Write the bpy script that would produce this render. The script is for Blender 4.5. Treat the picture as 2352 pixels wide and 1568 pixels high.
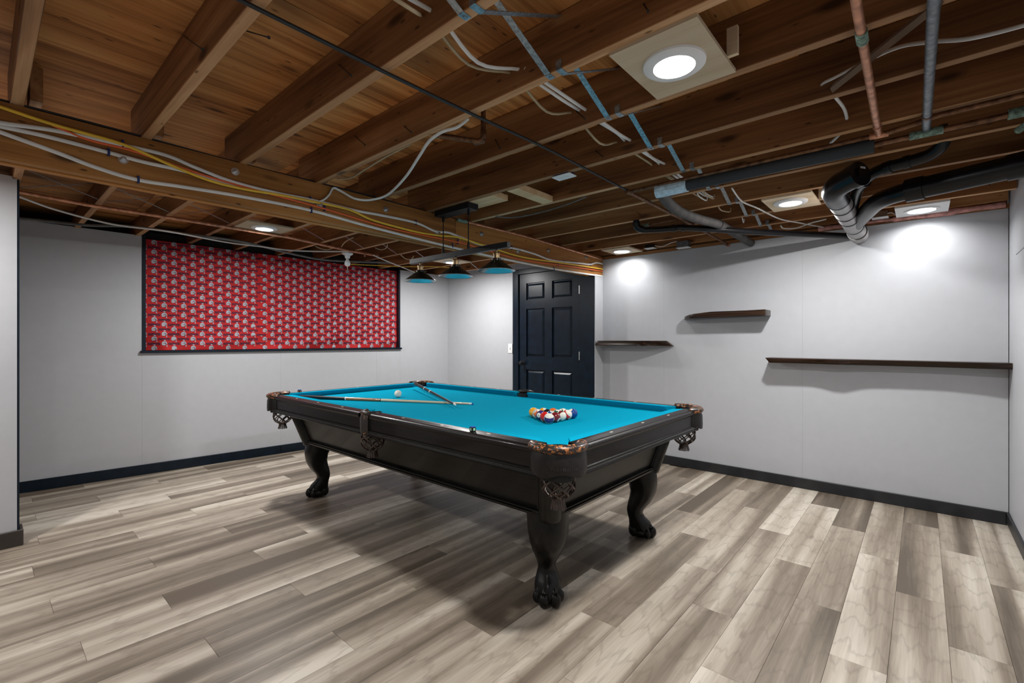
import bpy, bmesh, math, random
from mathutils import Vector, Matrix, noise
from mathutils.geometry import tessellate_polygon
R = math.radians
random.seed(7)
for o in list(bpy.data.objects):
    bpy.data.objects.remove(o)
SC = bpy.context.scene
COL = SC.collection

# ------------------------------------------------------------------ camera, world, lights, exposure
CAM_H, YAW, FPX, HOR = 1.208, 41.2184, 1075.0, 780.4
cd = bpy.data.cameras.new('camera'); cam = bpy.data.objects.new('camera', cd); COL.objects.link(cam)
cam.location = (0, 0, CAM_H); cam.rotation_euler = (R(90), 0, R(YAW))
cd.sensor_width = 36; cd.lens = FPX / 2352 * 36; cd.shift_y = (HOR - 784) / 2352; cd.clip_start = .02
SC.camera = cam
wd = bpy.data.worlds.new('world'); SC.world = wd; wd.use_nodes = True
wd.node_tree.nodes['Background'].inputs[0].default_value = (.9, .95, 1, 1)
wd.node_tree.nodes['Background'].inputs[1].default_value = .05
SC.view_settings.view_transform = 'Standard'; SC.view_settings.look = 'None'
SC.view_settings.gamma = 1; SC.view_settings.use_curve_mapping = False
SC.view_settings.exposure = 1.45
LAMP_W = 11.0
SC.cycles.max_bounces = 4; SC.cycles.diffuse_bounces = 3; SC.cycles.glossy_bounces = 2; SC.cycles.transmission_bounces = 0; SC.cycles.transparent_max_bounces = 2
LAMP_COL = (1.0, .985, .965)
def disk_light(loc, watts, radius=.058, rot=(0, 0, 0)):
    l = bpy.data.lights.new('lamp_light', 'AREA'); l.shape = 'DISK'; l.size = radius * 2; l.energy = watts; l.color = LAMP_COL
    o = bpy.data.objects.new('lamp_light', l); COL.objects.link(o); o.location = loc; o.rotation_euler = rot
    return o

# pixel of the photograph -> point of the room on a plane of known position
_y = R(YAW); _F = Vector((-math.sin(_y), math.cos(_y), 0)); _R = Vector((math.cos(_y), math.sin(_y), 0))
def ray(px, py): return _F + _R * ((px - 1176) / FPX) + Vector((0, 0, (HOR - py) / FPX))
def on_z(px, py, z):
    r = ray(px, py); return Vector((0, 0, CAM_H)) + r * ((z - CAM_H) / r.z)
def on_y(px, py, y):
    r = ray(px, py); return Vector((0, 0, CAM_H)) + r * (y / r.y)
def on_x(px, py, x):
    r = ray(px, py); return Vector((0, 0, CAM_H)) + r * (x / r.x)

# ------------------------------------------------------------------ mesh helpers
class MB:
    def __init__(s): s.v = []; s.f = []
    def add(s, vs, fs):
        n = len(s.v); s.v += [tuple(v) for v in vs]; s.f += [tuple(i + n for i in f) for f in fs]; return s
    def box(s, x0, x1, y0, y1, z0, z1, M=None):
        vs = [Vector((x, y, z)) for z in (z0, z1) for y in (y0, y1) for x in (x0, x1)]
        if M: vs = [M @ v for v in vs]
        return s.add(vs, [(0, 2, 3, 1), (4, 5, 7, 6), (0, 1, 5, 4), (2, 6, 7, 3), (0, 4, 6, 2), (1, 3, 7, 5)])
    def prism(s, poly, z0, z1, M=None):
        n = len(poly); vs = [Vector((p[0], p[1], z)) for z in (z0, z1) for p in poly]
        if M: vs = [M @ v for v in vs]
        fs = [(i, (i + 1) % n, n + (i + 1) % n, n + i) for i in range(n)]
        tr = tessellate_polygon([[Vector((p[0], p[1], 0)) for p in poly]])
        fs += [tuple(reversed(t)) for t in tr] + [tuple(n + i for i in t) for t in tr]
        return s.add(vs, fs)
    def rings(s, rings, caps=True, closed=False):
        n = len(rings[0]); vs = [p for r in rings for p in r]; fs = []
        m = len(rings)
        for a in range(m if closed else m - 1):
            b = (a + 1) % m
            for i in range(n):
                j = (i + 1) % n; fs.append((a * n + i, a * n + j, b * n + j, b * n + i))
        if caps and not closed: fs += [tuple(reversed(range(n))), tuple((m - 1) * n + i for i in range(n))]
        return s.add(vs, fs)
    def tube(s, pts, r, seg=8, caps=True, ab=None, up=None):
        pts = [Vector(p) for p in pts]; k = len(pts); rings = []; nrm = None
        for i, p in enumerate(pts):
            t = (pts[min(i + 1, k - 1)] - pts[max(i - 1, 0)]).normalized()
            if up is not None:
                side = t.cross(Vector(up)); nn = side.cross(t).normalized()
            elif nrm is None:
                nn = t.orthogonal().normalized()
            else:
                nn = (nrm - t * nrm.dot(t)).normalized()
            nrm = nn; b = t.cross(nn)
            rr = r[i] if isinstance(r, (list, tuple)) else r
            a1, b1 = ab if ab else (1, 1)
            rings.append([p + nn * (math.cos(q) * rr * a1) + b * (math.sin(q) * rr * b1) for q in (2 * math.pi * j / seg for j in range(seg))])
        return s.rings(rings, caps)
    def lathe(s, prof, seg=24, M=None, caps=True):
        rs = []
        for r, z in prof:
            ring = [Vector((r * math.cos(2 * math.pi * j / seg), r * math.sin(2 * math.pi * j / seg), z)) for j in range(seg)]
            rs.append([M @ v for v in ring] if M else ring)
        return s.rings(rs, caps)
    def ball(s, c, r, seg=14, rn=8, sc=(1, 1, 1), M=None):
        c = Vector(c); rs = []
        for i in range(rn + 1):
            a = -math.pi / 2 + math.pi * (i + .02 * (i == 0) - .02 * (i == rn)) / rn
            ring = [Vector((math.cos(a) * math.cos(2 * math.pi * j / seg) * r * sc[0], math.cos(a) * math.sin(2 * math.pi * j / seg) * r * sc[1], math.sin(a) * r * sc[2])) for j in range(seg)]
            rs.append([c + (M @ v if M else v) for v in ring])
        return s.rings(rs)
    def mesh(s, name, bevel=0, smooth=None, segs=1):
        me = bpy.data.meshes.new(name); me.from_pydata(s.v, [], s.f)
        bm = bmesh.new(); bm.from_mesh(me)
        bmesh.ops.recalc_face_normals(bm, faces=bm.faces)
        if bevel:
            bmesh.ops.bevel(bm, geom=[e for e in bm.edges if len(e.link_faces) == 2 and e.calc_face_angle(0) > .5], offset=bevel, segments=segs, affect='EDGES', profile=.6)
        bm.to_mesh(me); bm.free()
        if smooth is not None:
            me.polygons.foreach_set('use_smooth', [True] * len(me.polygons)); me.set_sharp_from_angle(angle=R(smooth))
        return me
def tag(o, label=None, cat=None, group=None, kind=None):
    if label: o['label'] = label
    if cat: o['category'] = cat
    if group: o['group'] = group
    if kind: o['kind'] = kind
    return o
def link(name, me, mat, parent=None, loc=None, **t):
    o = bpy.data.objects.new(name, me); COL.objects.link(o)
    if mat and not me.materials: me.materials.append(mat)
    if parent: o.parent = parent
    if loc is not None: o.location = loc
    return tag(o, **t)
def mk(name, mb, mat, parent=None, bevel=0, smooth=None, segs=1, loc=None, **t):
    return link(name, mb.mesh(name, bevel, smooth, segs), mat, parent, loc, **t)
def empty(name, loc=(0, 0, 0), rz=0, parent=None, **t):
    o = bpy.data.objects.new(name, None); COL.objects.link(o); o.location = loc; o.rotation_euler = (0, 0, rz); o.empty_display_size = .05
    if parent: o.parent = parent
    return tag(o, **t)
def spl(pts, n=6):
    P = [Vector(p) for p in pts]; out = []
    for i in range(len(P) - 1):
        a = P[max(i - 1, 0)]; b = P[i]; c = P[i + 1]; d = P[min(i + 2, len(P) - 1)]
        for k in range(n):
            t = k / n
            out.append(.5 * ((2 * b) + (c - a) * t + (2 * a - 5 * b + 4 * c - d) * t * t + (3 * b - a - 3 * c + d) * t ** 3))
    out.append(P[-1]); return out
def text2d(body, size, off=0, res=2):
    cu = bpy.data.curves.new('txt', 'FONT'); cu.body = body; cu.size = size; cu.align_x = 'CENTER'; cu.align_y = 'CENTER'; cu.offset = off; cu.resolution_u = res
    o = bpy.data.objects.new('txt', cu); COL.objects.link(o); bpy.context.view_layer.update()
    me = bpy.data.meshes.new_from_object(o.evaluated_get(bpy.context.evaluated_depsgraph_get()))
    r = ([v.co.copy() for v in me.vertices], [tuple(p.vertices) for p in me.polygons])
    bpy.data.objects.remove(o); bpy.data.curves.remove(cu); bpy.data.meshes.remove(me)
    return r

# ------------------------------------------------------------------ materials
class NT:
    def __init__(s, name):
        s.m = bpy.data.materials.new(name); s.m.use_nodes = True; s.t = s.m.node_tree; s.b = s.t.nodes['Principled BSDF']
    def n(s, typ, **kw):
        d = s.t.nodes.new(typ)
        for k, v in kw.items():
            if hasattr(d, k) and not k.startswith('i_'): setattr(d, k, v)
        return d
    def l(s, a, b): s.t.links.new(a, b)
    def math(s, op, a, b=None, c=None):
        d = s.n('ShaderNodeMath'); d.operation = op
        for i, x in enumerate((a, b, c)):
            if x is None: continue
            if isinstance(x, (int, float)): d.inputs[i].default_value = x
            else: s.l(x, d.inputs[i])
        return d.outputs[0]
    def coord(s, scale=(1, 1, 1), rnd=0, src='Object'):
        tc = s.n('ShaderNodeTexCoord'); mp = s.n('ShaderNodeMapping'); mp.inputs['Scale'].default_value = scale
        s.l(tc.outputs[src], mp.inputs[0])
        if rnd:
            oi = s.n('ShaderNodeObjectInfo'); cb = s.n('ShaderNodeCombineXYZ')
            for i, k in enumerate((1, 1.7, 2.9)):
                s.l(s.math('MULTIPLY', oi.outputs['Random'], rnd * k), cb.inputs[i])
            s.l(cb.outputs[0], mp.inputs['Location'])
        return mp.outputs[0]
    def noise(s, vec, scale=1, detail=4, rough=.55, dist=0):
        d = s.n('ShaderNodeTexNoise'); d.inputs['Scale'].default_value = scale; d.inputs['Detail'].default_value = detail
        d.inputs['Roughness'].default_value = rough; d.inputs['Distortion'].default_value = dist; s.l(vec, d.inputs['Vector']); return d.outputs['Fac']
    def ramp(s, fac, stops):
        d = s.n('ShaderNodeValToRGB'); e = d.color_ramp.elements
        while len(e) < len(stops): e.new(.5)
        for k, (p, c) in zip(e, stops): k.position = p; k.color = (c[0], c[1], c[2], 1)
        s.l(fac, d.inputs[0]); return d.outputs[0]
    def mix(s, f, a, b, mode='MIX'):
        d = s.n('ShaderNodeMix'); d.data_type = 'RGBA'; d.blend_type = mode
        for sock, x in ((d.inputs[0], f), (d.inputs[6], a), (d.inputs[7], b)):
            if isinstance(x, (int, float)): sock.default_value = x
            elif isinstance(x, tuple): sock.default_value = (x[0], x[1], x[2], 1)
            else: s.l(x, sock)
        return d.outputs[2]
    def bump(s, h, strength=.2, dist=.002):
        d = s.n('ShaderNodeBump'); d.inputs['Strength'].default_value = strength; d.inputs['Distance'].default_value = dist
        s.l(h, d.inputs['Height']); s.l(d.outputs[0], s.b.inputs['Normal'])
    def base(s, c):
        if isinstance(c, tuple): s.b.inputs['Base Color'].default_value = (c[0], c[1], c[2], 1)
        else: s.l(c, s.b.inputs['Base Color'])
    def set(s, rough=.5, metal=0, coat=0, coatr=.1, spec=.5):
        s.b.inputs['Roughness'].default_value = rough; s.b.inputs['Metallic'].default_value = metal
        s.b.inputs['Coat Weight'].default_value = coat; s.b.inputs['Coat Roughness'].default_value = coatr; s.b.inputs['Specular IOR Level'].default_value = spec
        return s
def plain(name, col, rough=.5, metal=0, coat=0, var=.12, vs=14, bump=0, bs=200, spec=.5, emit=0):
    n = NT(name).set(rough, metal, coat, spec=spec)
    v = n.coord(); f = n.noise(v, vs, 1)
    n.base(n.ramp(f, [(.3, tuple(c * (1 - var) for c in col)), (.7, tuple(min(1, c * (1 + var)) for c in col))]))
    if bump: n.bump(n.noise(v, bs, 2), bump, .001)
    if emit:
        n.b.inputs['Emission Color'].default_value = (1, .985, .96, 1); n.b.inputs['Emission Strength'].default_value = emit
    return n.m
def wood(name, dark, mid, light, axis, rnd=9, rough=.7, knots=True, grain=1., stain=.5):
    n = NT(name).set(rough, spec=.3)
    def sc(a, l): return tuple(l if i == axis else a for i in range(3))
    v1 = n.coord(sc(7 * grain, .55), rnd); v2 = n.coord(sc(70 * grain, 1.6), rnd); v3 = n.coord(sc(2.2, .8), rnd)
    f1 = n.noise(v1, 1, 3, .6, .8); f2 = n.noise(v2, 1, 2, .6, .3); f3 = n.noise(v3, 1.3, 2)
    f = n.math('ADD', n.math('MULTIPLY', f1, .62), n.math('ADD', n.math('MULTIPLY', f2, .22), n.math('MULTIPLY', f3, .16)))
    c = n.ramp(f, [(.36, dark), (.5, mid), (.64, light)])
    if stain: c = n.mix(n.math('MULTIPLY', n.ramp(f3, [(.56, (0, 0, 0)), (.7, (1, 1, 1))]), stain), c, tuple(x * .45 for x in dark))
    if knots:
        vo = n.n('ShaderNodeTexVoronoi'); vo.inputs['Scale'].default_value = 1
        n.l(n.coord(sc(7.5, 2.6), rnd), vo.inputs['Vector'])
        k = n.ramp(vo.outputs['Distance'], [(.07, (1, 1, 1)), (.17, (0, 0, 0))])
        v2_ = n.n('ShaderNodeTexVoronoi'); v2_.inputs['Scale'].default_value = 1; n.l(n.coord(sc(22, 7), rnd), v2_.inputs['Vector'])
        k = n.math('MAXIMUM', k, n.ramp(v2_.outputs['Distance'], [(.05, (1, 1, 1)), (.12, (0, 0, 0))]))
        c = n.mix(n.math('MULTIPLY', k, .85), c, tuple(x * .3 for x in dark))
    oi = n.n('ShaderNodeObjectInfo'); br = n.math('ADD', n.math('MULTIPLY', oi.outputs['Random'], .5), .75)
    hs = n.n('ShaderNodeHueSaturation'); n.l(c, hs.inputs['Color']); n.l(br, hs.inputs['Value'])
    n.base(hs.outputs[0])
    return n.m
M = {}
M['paint'] = plain('grey_wall_paint', (.47, .482, .510), .5, var=.015)
M['navy'] = plain('navy_black_paint', (.004, .0105, .020), .34, var=.25, spec=.28)
M['trimblack'] = plain('black_trim_paint', (.014, .015, .018), .45, var=.25)
M['rawboard'] = plain('worn_brown_board', (.2, .13, .085), .7)
M['stubboard'] = plain('dark_brown_board', (.035, .027, .022), .6)
M['joist'] = wood('joist_timber', (.105, .038, .012), (.235, .100, .034), (.38, .19, .078), 0)
M['joistedgelit'] = wood('bounce_lit_joist_edge', (.24, .115, .05), (.42, .23, .11), (.58, .36, .20), 0, stain=.3)  # sawn undersides, lightened further with floor bounce painted into the colour
M['beam'] = wood('beam_timber', (.18, .066, .014), (.37, .155, .036), (.52, .245, .07), 1)
M['ply'] = wood('subfloor_plywood', (.20, .068, .016), (.50, .21, .060), (.70, .36, .13), 1, rnd=17, grain=1.6, stain=.75)
M['newwood'] = wood('new_pine', (.48, .30, .15), (.60, .42, .24), (.68, .52, .33), 0, stain=0, grain=1.2)
M['panelply'] = wood('pale_plywood', (.50, .38, .24), (.60, .48, .33), (.66, .56, .42), 0, stain=.12, knots=False)
M['shelf'] = wood('dark_walnut', (.005, .0025, .0015), (.022, .011, .006), (.10, .052, .028), 0, rough=.25, stain=0, knots=False, grain=2.2)
M['whitepanel'] = plain('white_board', (.72, .73, .74), .6, var=.03)
M['white'] = plain('white_plastic', (.78, .79, .80), .4, var=.02)
M['cablewhite'] = plain('white_cable_jacket', (.72, .72, .70), .5, var=.06)
M['cabletan'] = plain('tan_cable_jacket', (.42, .33, .20), .6, var=.15)
M['cableyellow'] = plain('yellow_cable_jacket', (.80, .50, .04), .5, var=.06)
M['cableorange'] = plain('orange_cable_jacket', (.75, .13, .03), .5, var=.06)
M['cablegrey'] = plain('grey_cable_jacket', (.16, .17, .17), .6, var=.2)
M['tubeblack'] = plain('black_tubing', (.012, .014, .017), .45, var=.2)
M['abs'] = plain('black_drain_plastic', (.005, .005, .006), .3, var=.25, bump=.05, bs=60, spec=.3)
M['absgrey'] = plain('dusty_lit_drain_pipe', (.30, .285, .28), .35, var=.18, vs=20)  # black plastic turned grey: dust plus strong light painted into the colour
M['foam'] = plain('black_foam_sleeve', (.018, .021, .025), .8, bump=.3, bs=300)
M['foamgrey'] = plain('dusty_grey_sleeve', (.05, .046, .044), .8, var=.25, bump=.3, bs=300)
M['tape'] = plain('pale_blue_tape', (.42, .56, .66), .45, var=.2, vs=40)
M['copper'] = plain('copper_pipe', (.52, .25, .15), .42, .75, var=.3, vs=30)
M['coppertarn'] = plain('tarnished_copper', (.17, .085, .045), .5, .8, var=.45, vs=40)
M['verdigris'] = plain('green_crusted_fitting', (.17, .25, .20), .75, .2, var=.5, vs=80)
M['galv'] = plain('galvanised_steel', (.36, .40, .43), .42, .8, var=.3, vs=90)
M['pipegrey'] = plain('grey_steel_pipe', (.20, .22, .24), .45, .8, var=.3, vs=50)
M['zinc'] = plain('zinc_hardware', (.62, .64, .66), .3, .95, var=.1)
M['nail'] = plain('dark_nail', (.02, .016, .014), .5, .6)
M['blueclip'] = plain('blue_plastic', (.005, .018, .12), .4)
M['insul'] = plain('pink_insulation', (.55, .27, .24), .95, var=.35, vs=25, bump=.5, bs=90)
M['rubber'] = plain('black_pocket_liner', (.006, .006, .006), .8)
M['hinge'] = plain('bare_steel_hinge', (.55, .56, .57), .35, .8)
M['ironblack'] = plain('satin_black_metal', (.007, .008, .010), .48, 0, spec=.3)
M['reflector'] = plain('silver_lamp_lining', (.62, .63, .65), .28, .9, var=.03)
M['brass'] = plain('antique_brass', (.28, .20, .11), .35, .9)
M['lens'] = plain('lit_lamp_lens', (.9, .9, .9), .5, emit=7)
M['lens'].cycles.emission_sampling = 'NONE'
M['bulb'] = plain('frosted_bulb', (.62, .66, .68), .25, var=.03)
M['void'] = plain('dark_foundation', (.012, .011, .010), .9)
M['chalk'] = plain('blue_chalk', (.012, .10, .42), .9)
M['tip'] = plain('cue_ferrule', (.75, .74, .70), .35)
M['mother'] = plain('pearl_inlay', (.72, .68, .55), .3)
def mat_floor():
    n = NT('vinyl_plank').set(.42, spec=.35)
    va = n.coord((8.5, .42, 1), 31); vb = n.coord((120, 3.6, 1), 31); vc = n.coord((22, 1.1, 1), 31)
    fa = n.noise(va, 1, 1, .5, .25); fb = n.noise(vb, 1, 3, .6, .4); fc = n.noise(vc, 1, 4, .6, 1.2)
    oi = n.n('ShaderNodeObjectInfo')
    f = n.math('ADD', n.math('MULTIPLY', fa, .95), n.math('ADD', n.math('MULTIPLY', fb, .16), n.math('MULTIPLY', fc, .22)))
    f = n.math('ADD', f, n.math('MULTIPLY', n.math('SUBTRACT', oi.outputs['Random'], .5), .24))
    c = n.ramp(f, [(.46, (.125, .098, .072)), (.60, (.24, .197, .153)), (.73, (.40, .345, .28)), (.88, (.60, .545, .465))])
    wv = n.n('ShaderNodeTexWave'); wv.wave_type = 'RINGS'; wv.inputs['Scale'].default_value = 1.6; wv.inputs['Distortion'].default_value = 7; wv.inputs['Detail'].default_value = 3; wv.inputs['Detail Scale'].default_value = 1.2
    n.l(n.coord((11, 1.9, 1), 31), wv.inputs['Vector'])
    line = n.ramp(wv.outputs['Fac'], [(.0, (1, 1, 1)), (.16, (0, 0, 0))])
    c = n.mix(n.math('MULTIPLY', line, .20), c, (.10, .078, .058))
    vo = n.n('ShaderNodeTexVoronoi'); vo.inputs['Scale'].default_value = 1; n.l(n.coord((6.5, 2.1, 1), 31), vo.inputs['Vector'])
    k = n.ramp(vo.outputs['Distance'], [(.02, (1, 1, 1)), (.10, (0, 0, 0))])
    c = n.mix(n.math('MULTIPLY', k, .5), c, (.09, .07, .052))
    n.base(c); n.bump(fb, .12, .001); return n.m
M['floor'] = mat_floor()
def mat_cloth():
    n = NT('blue_billiard_cloth').set(1, spec=.02)
    v = n.coord(); f = n.noise(v, 900, 2); g = n.noise(v, 3, 2)
    n.base(n.mix(n.math('MULTIPLY', g, .3), (.001, .27, .42), (.002, .32, .47))); n.bump(f, .25, .0006); return n.m
M['cloth'] = mat_cloth()
def mat_lacquer(name, col, axis, coat):
    n = NT(name).set(.36, coat=coat * .5, coatr=.08, spec=.2)
    s = tuple(1.2 if i == axis else 55 for i in range(3)); f = n.noise(n.coord(s), 1, 4)
    n.base(n.ramp(f, [(.35, tuple(c * .6 for c in col)), (.65, tuple(c * 1.5 for c in col))])); n.bump(f, .05, .0006); return n.m
M['lacquer'] = mat_lacquer('black_lacquered_wood', (.004, .0037, .0034), 0, .3)
M['railwood'] = mat_lacquer('dark_rail_wood', (.006, .004, .0036), 0, .4)
M['cabinet'] = mat_lacquer('charcoal_cabinet_wood', (.006, .0056, .0047), 0, .25)
def mat_bead(axis):
    n = NT('beaded_black_moulding').set(.28, coat=.3, coatr=.08, spec=.5); n.base((.006, .0055, .005))
    tc = n.n('ShaderNodeTexCoord'); sp = n.n('ShaderNodeSeparateXYZ'); n.l(tc.outputs['Object'], sp.inputs[0])
    n.bump(n.math('SINE', n.math('MULTIPLY', sp.outputs[axis], 2 * math.pi / .0085)), .9, .003); return n.m
M['beadx'], M['beady'] = mat_bead(0), mat_bead(1)
def mat_leather(wear):
    n = NT('worn_leather').set(.38, coat=.2, spec=.4)
    v = n.coord(); f = n.noise(v, 62, 5, .62, .4); g = n.noise(v, 160, 3)
    w = n.ramp(f, [(wear, (0, 0, 0)), (wear + .015, (1, 1, 1))])
    n.base(n.mix(w, n.ramp(g, [(.3, (.010, .007, .006)), (.7, (.022, .014, .011))]), n.ramp(g, [(.3, (.26, .085, .02)), (.7, (.46, .17, .05))])))
    n.bump(f, .2, .001); return n.m
M['leather'] = mat_leather(.62); M['leatherworn'] = mat_leather(.545); M['leatherplain'] = plain('dark_brown_leather', (.008, .0056, .0048), .42, coat=.05, var=.4, vs=60, spec=.35)
M['emboss'] = plain('embossed_leather', (.022, .016, .014), .3, coat=.2)
M['net'] = plain('brown_leather_net', (.04, .022, .014), .42, coat=.2, var=.5, vs=50)
def mat_shade():
    n = NT('blackened_metal_shade').set(.32, .6)
    v = n.coord(); f = n.noise(v, 22, 4); n.base(n.ramp(f, [(.4, (.008, .008, .008)), (.75, (.035, .030, .026))])); return n.m
M['shade'] = mat_shade()

# ------------------------------------------------------------------ the setting
YF, XR, XB, YD = 4.43, .428, -2.585, 4.27       # far wall, right wall, beam face, door wall
YN = -2.0                                        # near wall behind the camera
# floor of staggered planks
floor = mk('floor', MB().box(-5.7, .6, YN - .1, 4.6, -.12, -.006), M['rawboard'], kind='structure')
PW, PL = .1745, 1.143
def plank_mesh(w, l):
    g = .0004; c = .0008; b = MB()
    a = [(-w / 2 + g, -l / 2 + g), (w / 2 - g, -l / 2 + g), (w / 2 - g, l / 2 - g), (-w / 2 + g, l / 2 - g)]
    i = [(-w / 2 + g + c, -l / 2 + g + c), (w / 2 - g - c, -l / 2 + g + c), (w / 2 - g - c, l / 2 - g - c), (-w / 2 + g + c, l / 2 - g - c)]
    vs = [(p[0], p[1], -.006) for p in a] + [(p[0], p[1], -c) for p in a] + [(p[0], p[1], 0) for p in i]
    fs = [(k, (k + 1) % 4, 4 + (k + 1) % 4, 4 + k) for k in range(4)] + [(4 + k, 4 + (k + 1) % 4, 8 + (k + 1) % 4, 8 + k) for k in range(4)] + [(8, 9, 10, 11)]
    me = b.add(vs, fs).mesh('plank'); me.materials.append(M['floor']); return me
full = plank_mesh(PW, PL); cache = {}
for r in range(34):
    x1 = .429 - PW * r; x0 = x1 - PW
    s = (3.305, 3.67, 4.055)[r % 3] + (0, .03, -.05, .02, -.02)[r % 5] * (1 if r > 8 else 0)
    ys = [s + PL]
    while ys[-1] > YN: ys.append(ys[-1] - PL)
    for k in range(len(ys) - 1):
        a, b = max(ys[k + 1], YN), min(ys[k], YF)
        if b - a < .02: continue
        me = full if abs(b - a - PL) < 1e-4 else plank_mesh(PW, b - a)
        link('plank', me, None, floor, ((x0 + x1) / 2, (a + b) / 2, 0))

# far wall with shelves: painted panels on a backing
wf = mk('wall_far', MB().box(XB - .12, .6, YF + .014, YF + .12, 0, 2.06), M['paint'], kind='structure')
for a, b in ((-2.585, -1.902), (-1.902, -.733), (-.733, .424)):
    mk('wall_panel', MB().box(a + .0002, b - .0002, YF, YF + .0135, 0, 2.068), M['paint'], wf, bevel=.0004)
mk('top_plate', MB().box(-2.6, .428, YF - .01, YF + .12, 2.07, 2.095), M['joist'], wf)
# right wall beside the camera
wr = mk('wall_right', MB().box(XR, XR + .12, YN, YF + .12, 0, 2.285), M['paint'], kind='structure')
mk('access_panel', MB().box(XR - .004, XR + .01, 3.62, 4.12, 1.72, 2.26), M['paint'], wr, bevel=.002)
# near wall behind the camera, stub wall on the left
mk('wall_near', MB().box(-5.7, .6, YN - .12, YN, 0, 2.285), M['paint'], kind='structure')
st = mk('wall_stub', MB().box(-4.11, -4.0, YN, .152, 0, 2.165), M['paint'], kind='structure')
mk('corner_edge', MB().box(-4.112, -4.001, .152, .162, 0, 2.16), M['navy'], st)
# door wall and the short return beside it
wdw = mk('wall_door_side', MB().box(-5.1, -3.73, YD, YD + .1, 0, 2.13).box(-2.785, XB - .002, YD + .012, YF + .12, 0, 1.885).box(-3.73, -2.785, YD, YD + .1, 2.05, 2.13), M['paint'], kind='structure')
mk('wall_return', MB().box(XB - .006, XB + .004, YD, YF, 0, 1.90), M['paint'], wdw)
# left wall, in its own frame: local x along the wall, local y away from the room
P0 = Vector((-5.354, .15, 0)); UW = (Vector((-4.915, 4.27, 0)) - P0).normalized(); LW = (Vector((-4.915, 4.27, 0)) - P0).length
ANG = math.atan2(UW.y, UW.x); NW = Vector((-UW.y, UW.x, 0))
def on_wall(px, py, dep=0):
    r = ray(px, py); o = Vector((0, 0, CAM_H)); q = P0 + NW * dep
    t = (q - o).dot(NW) / r.dot(NW); h = o + r * t
    return (h - P0).dot(UW), h.z
def ztop(s): return 2.158 - .073 * s / LW
s1 = on_wall(326, 700)[0]; s2 = on_wall(919, 700)[0]; zs = 1.108; zt = 2.30
sm = on_wall(645, 850)[0]; sm2 = on_wall(865, 850)[0]
wl = mk('wall_left', MB().box(-2.2, LW + .2, .02, .14, 0, zs), M['paint'], kind='structure'); wl.location = P0; wl.rotation_euler = (0, 0, ANG)
for a, b, z0, z1 in ((-2.2, s1, 0, 1), (s1, sm, 0, zs), (sm, sm2, 0, zs), (sm2, s2, 0, zs), (s2, LW, 0, 1)):
    mb = MB()
    if z1 == 1:
        mb.prism([(a + .0002, z0), (b - .0002, z0), (b - .0002, ztop(b)), (a + .0002, ztop(a))], -.02, 0, Matrix.Rotation(R(90), 4, 'X'))
    else: mb.box(a + .0002, b - .0002, 0, .02, z0, z1)
    mk('wall_panel', mb, M['paint'], wl, bevel=.0004)
mk('foundation', MB().box(-2.2, s1, .022, .30, 1.1, 2.12).box(s2, LW + .3, .022, .30, 1.1, 2.06).box(-2.2, LW + .4, .30, .34, 0, 2.6), M['void'], wl)
# window: black lining and sill
w1 = empty('window_1', P0, ANG, kind='structure')
mk('window_frame', MB().box(s1, s1 + .028, -.006, .12, zs, 2.17).box(s2 - .022, s2, -.006, .12, zs, 2.12), M['navy'], w1, bevel=.002)
mk('window_sill', MB().box(s1 - .012, s2 + .012, -.03, .12, zs - .018, zs + .004), M['navy'], w1, bevel=.003)
mk('window_pane', MB().box(s1 + .02, s2 - .02, .10, .112, zs, 2.2), M['void'], w1)
# baseboards
def bb(name, mat, *boxes, parent_loc=None, rz=0):
    mb = MB()
    for b in boxes: mb.box(*b)
    o = mk(name, mb, mat, bevel=.003, kind='structure')
    if parent_loc is not None: o.location = parent_loc; o.rotation_euler = (0, 0, rz)
bb('baseboard_left', M['navy'], (-2.0, on_wall(206 / 4.704 + 600, 1020)[0], -.014, 0, 0, .089), (on_wall(206 / 4.704 + 600, 1020)[0] + .001, LW - .02, -.014, 0, 0, .089), parent_loc=P0, rz=ANG)
bb('baseboard_far', M['trimblack'], (XB, XR - .014, YF - .014, YF, 0, .085))
bb('baseboard_right', M['trimblack'], (XR - .014, XR, YN, YF, .012, .085))
bb('baseboard_stub', M['stubboard'], (-4.0, -3.984, YN, .178, 0, .092), (-4.12, -4.0, .163, .178, 0, .092))
bb('baseboard_door', M['navy'], (-4.90, -3.735, YD - .014, YD, 0, .089))

# ------------------------------------------------------------------ ceiling: subfloor, joists, beam
ZJ, ZS, JT = 2.10, 2.285, .038
ceil = mk('ceiling', MB().box(-5.9, .8, YN - .2, 4.8, ZS + .02, ZS + .06), M['void'], kind='structure')
xs = [.75, -.35, -1.523, -2.69, -3.88, -5.06, -5.9]; k = 0
for i in range(len(xs) - 1):
    ycut = [YN - .15, -.9 + .35 * (i % 2), 1.27 - .4 * ((i + 1) % 2), 3.24 - .4 * (i % 2), 4.75]
    for j in range(len(ycut) - 1):
        a, b = xs[i + 1], xs[i]; c, d = ycut[j], ycut[j + 1]
        mk('subfloor_sheet', MB().box(-(b - a) / 2 + .001, (b - a) / 2 - .001, -(d - c) / 2 + .001, (d - c) / 2 - .001, 0, .018), M['ply'], ceil, loc=((a + b) / 2, (c + d) / 2, ZS + .001 * ((i + j) % 3)))
JF = [.118 + .394 * k for k in range(-5, 11)]            # far faces of the joists on the near side
def J(n): return .118 + .394 * (n - 1)
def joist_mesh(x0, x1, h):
    me = MB().box(x0, x1, -JT, 0, 0, h).mesh('joist', .002); me.materials.append(M['joist']); me.materials.append(M['joistedgelit'])
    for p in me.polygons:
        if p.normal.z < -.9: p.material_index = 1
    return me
jm = joist_mesh(-1.62, 1.60, ZS - ZJ)
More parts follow.
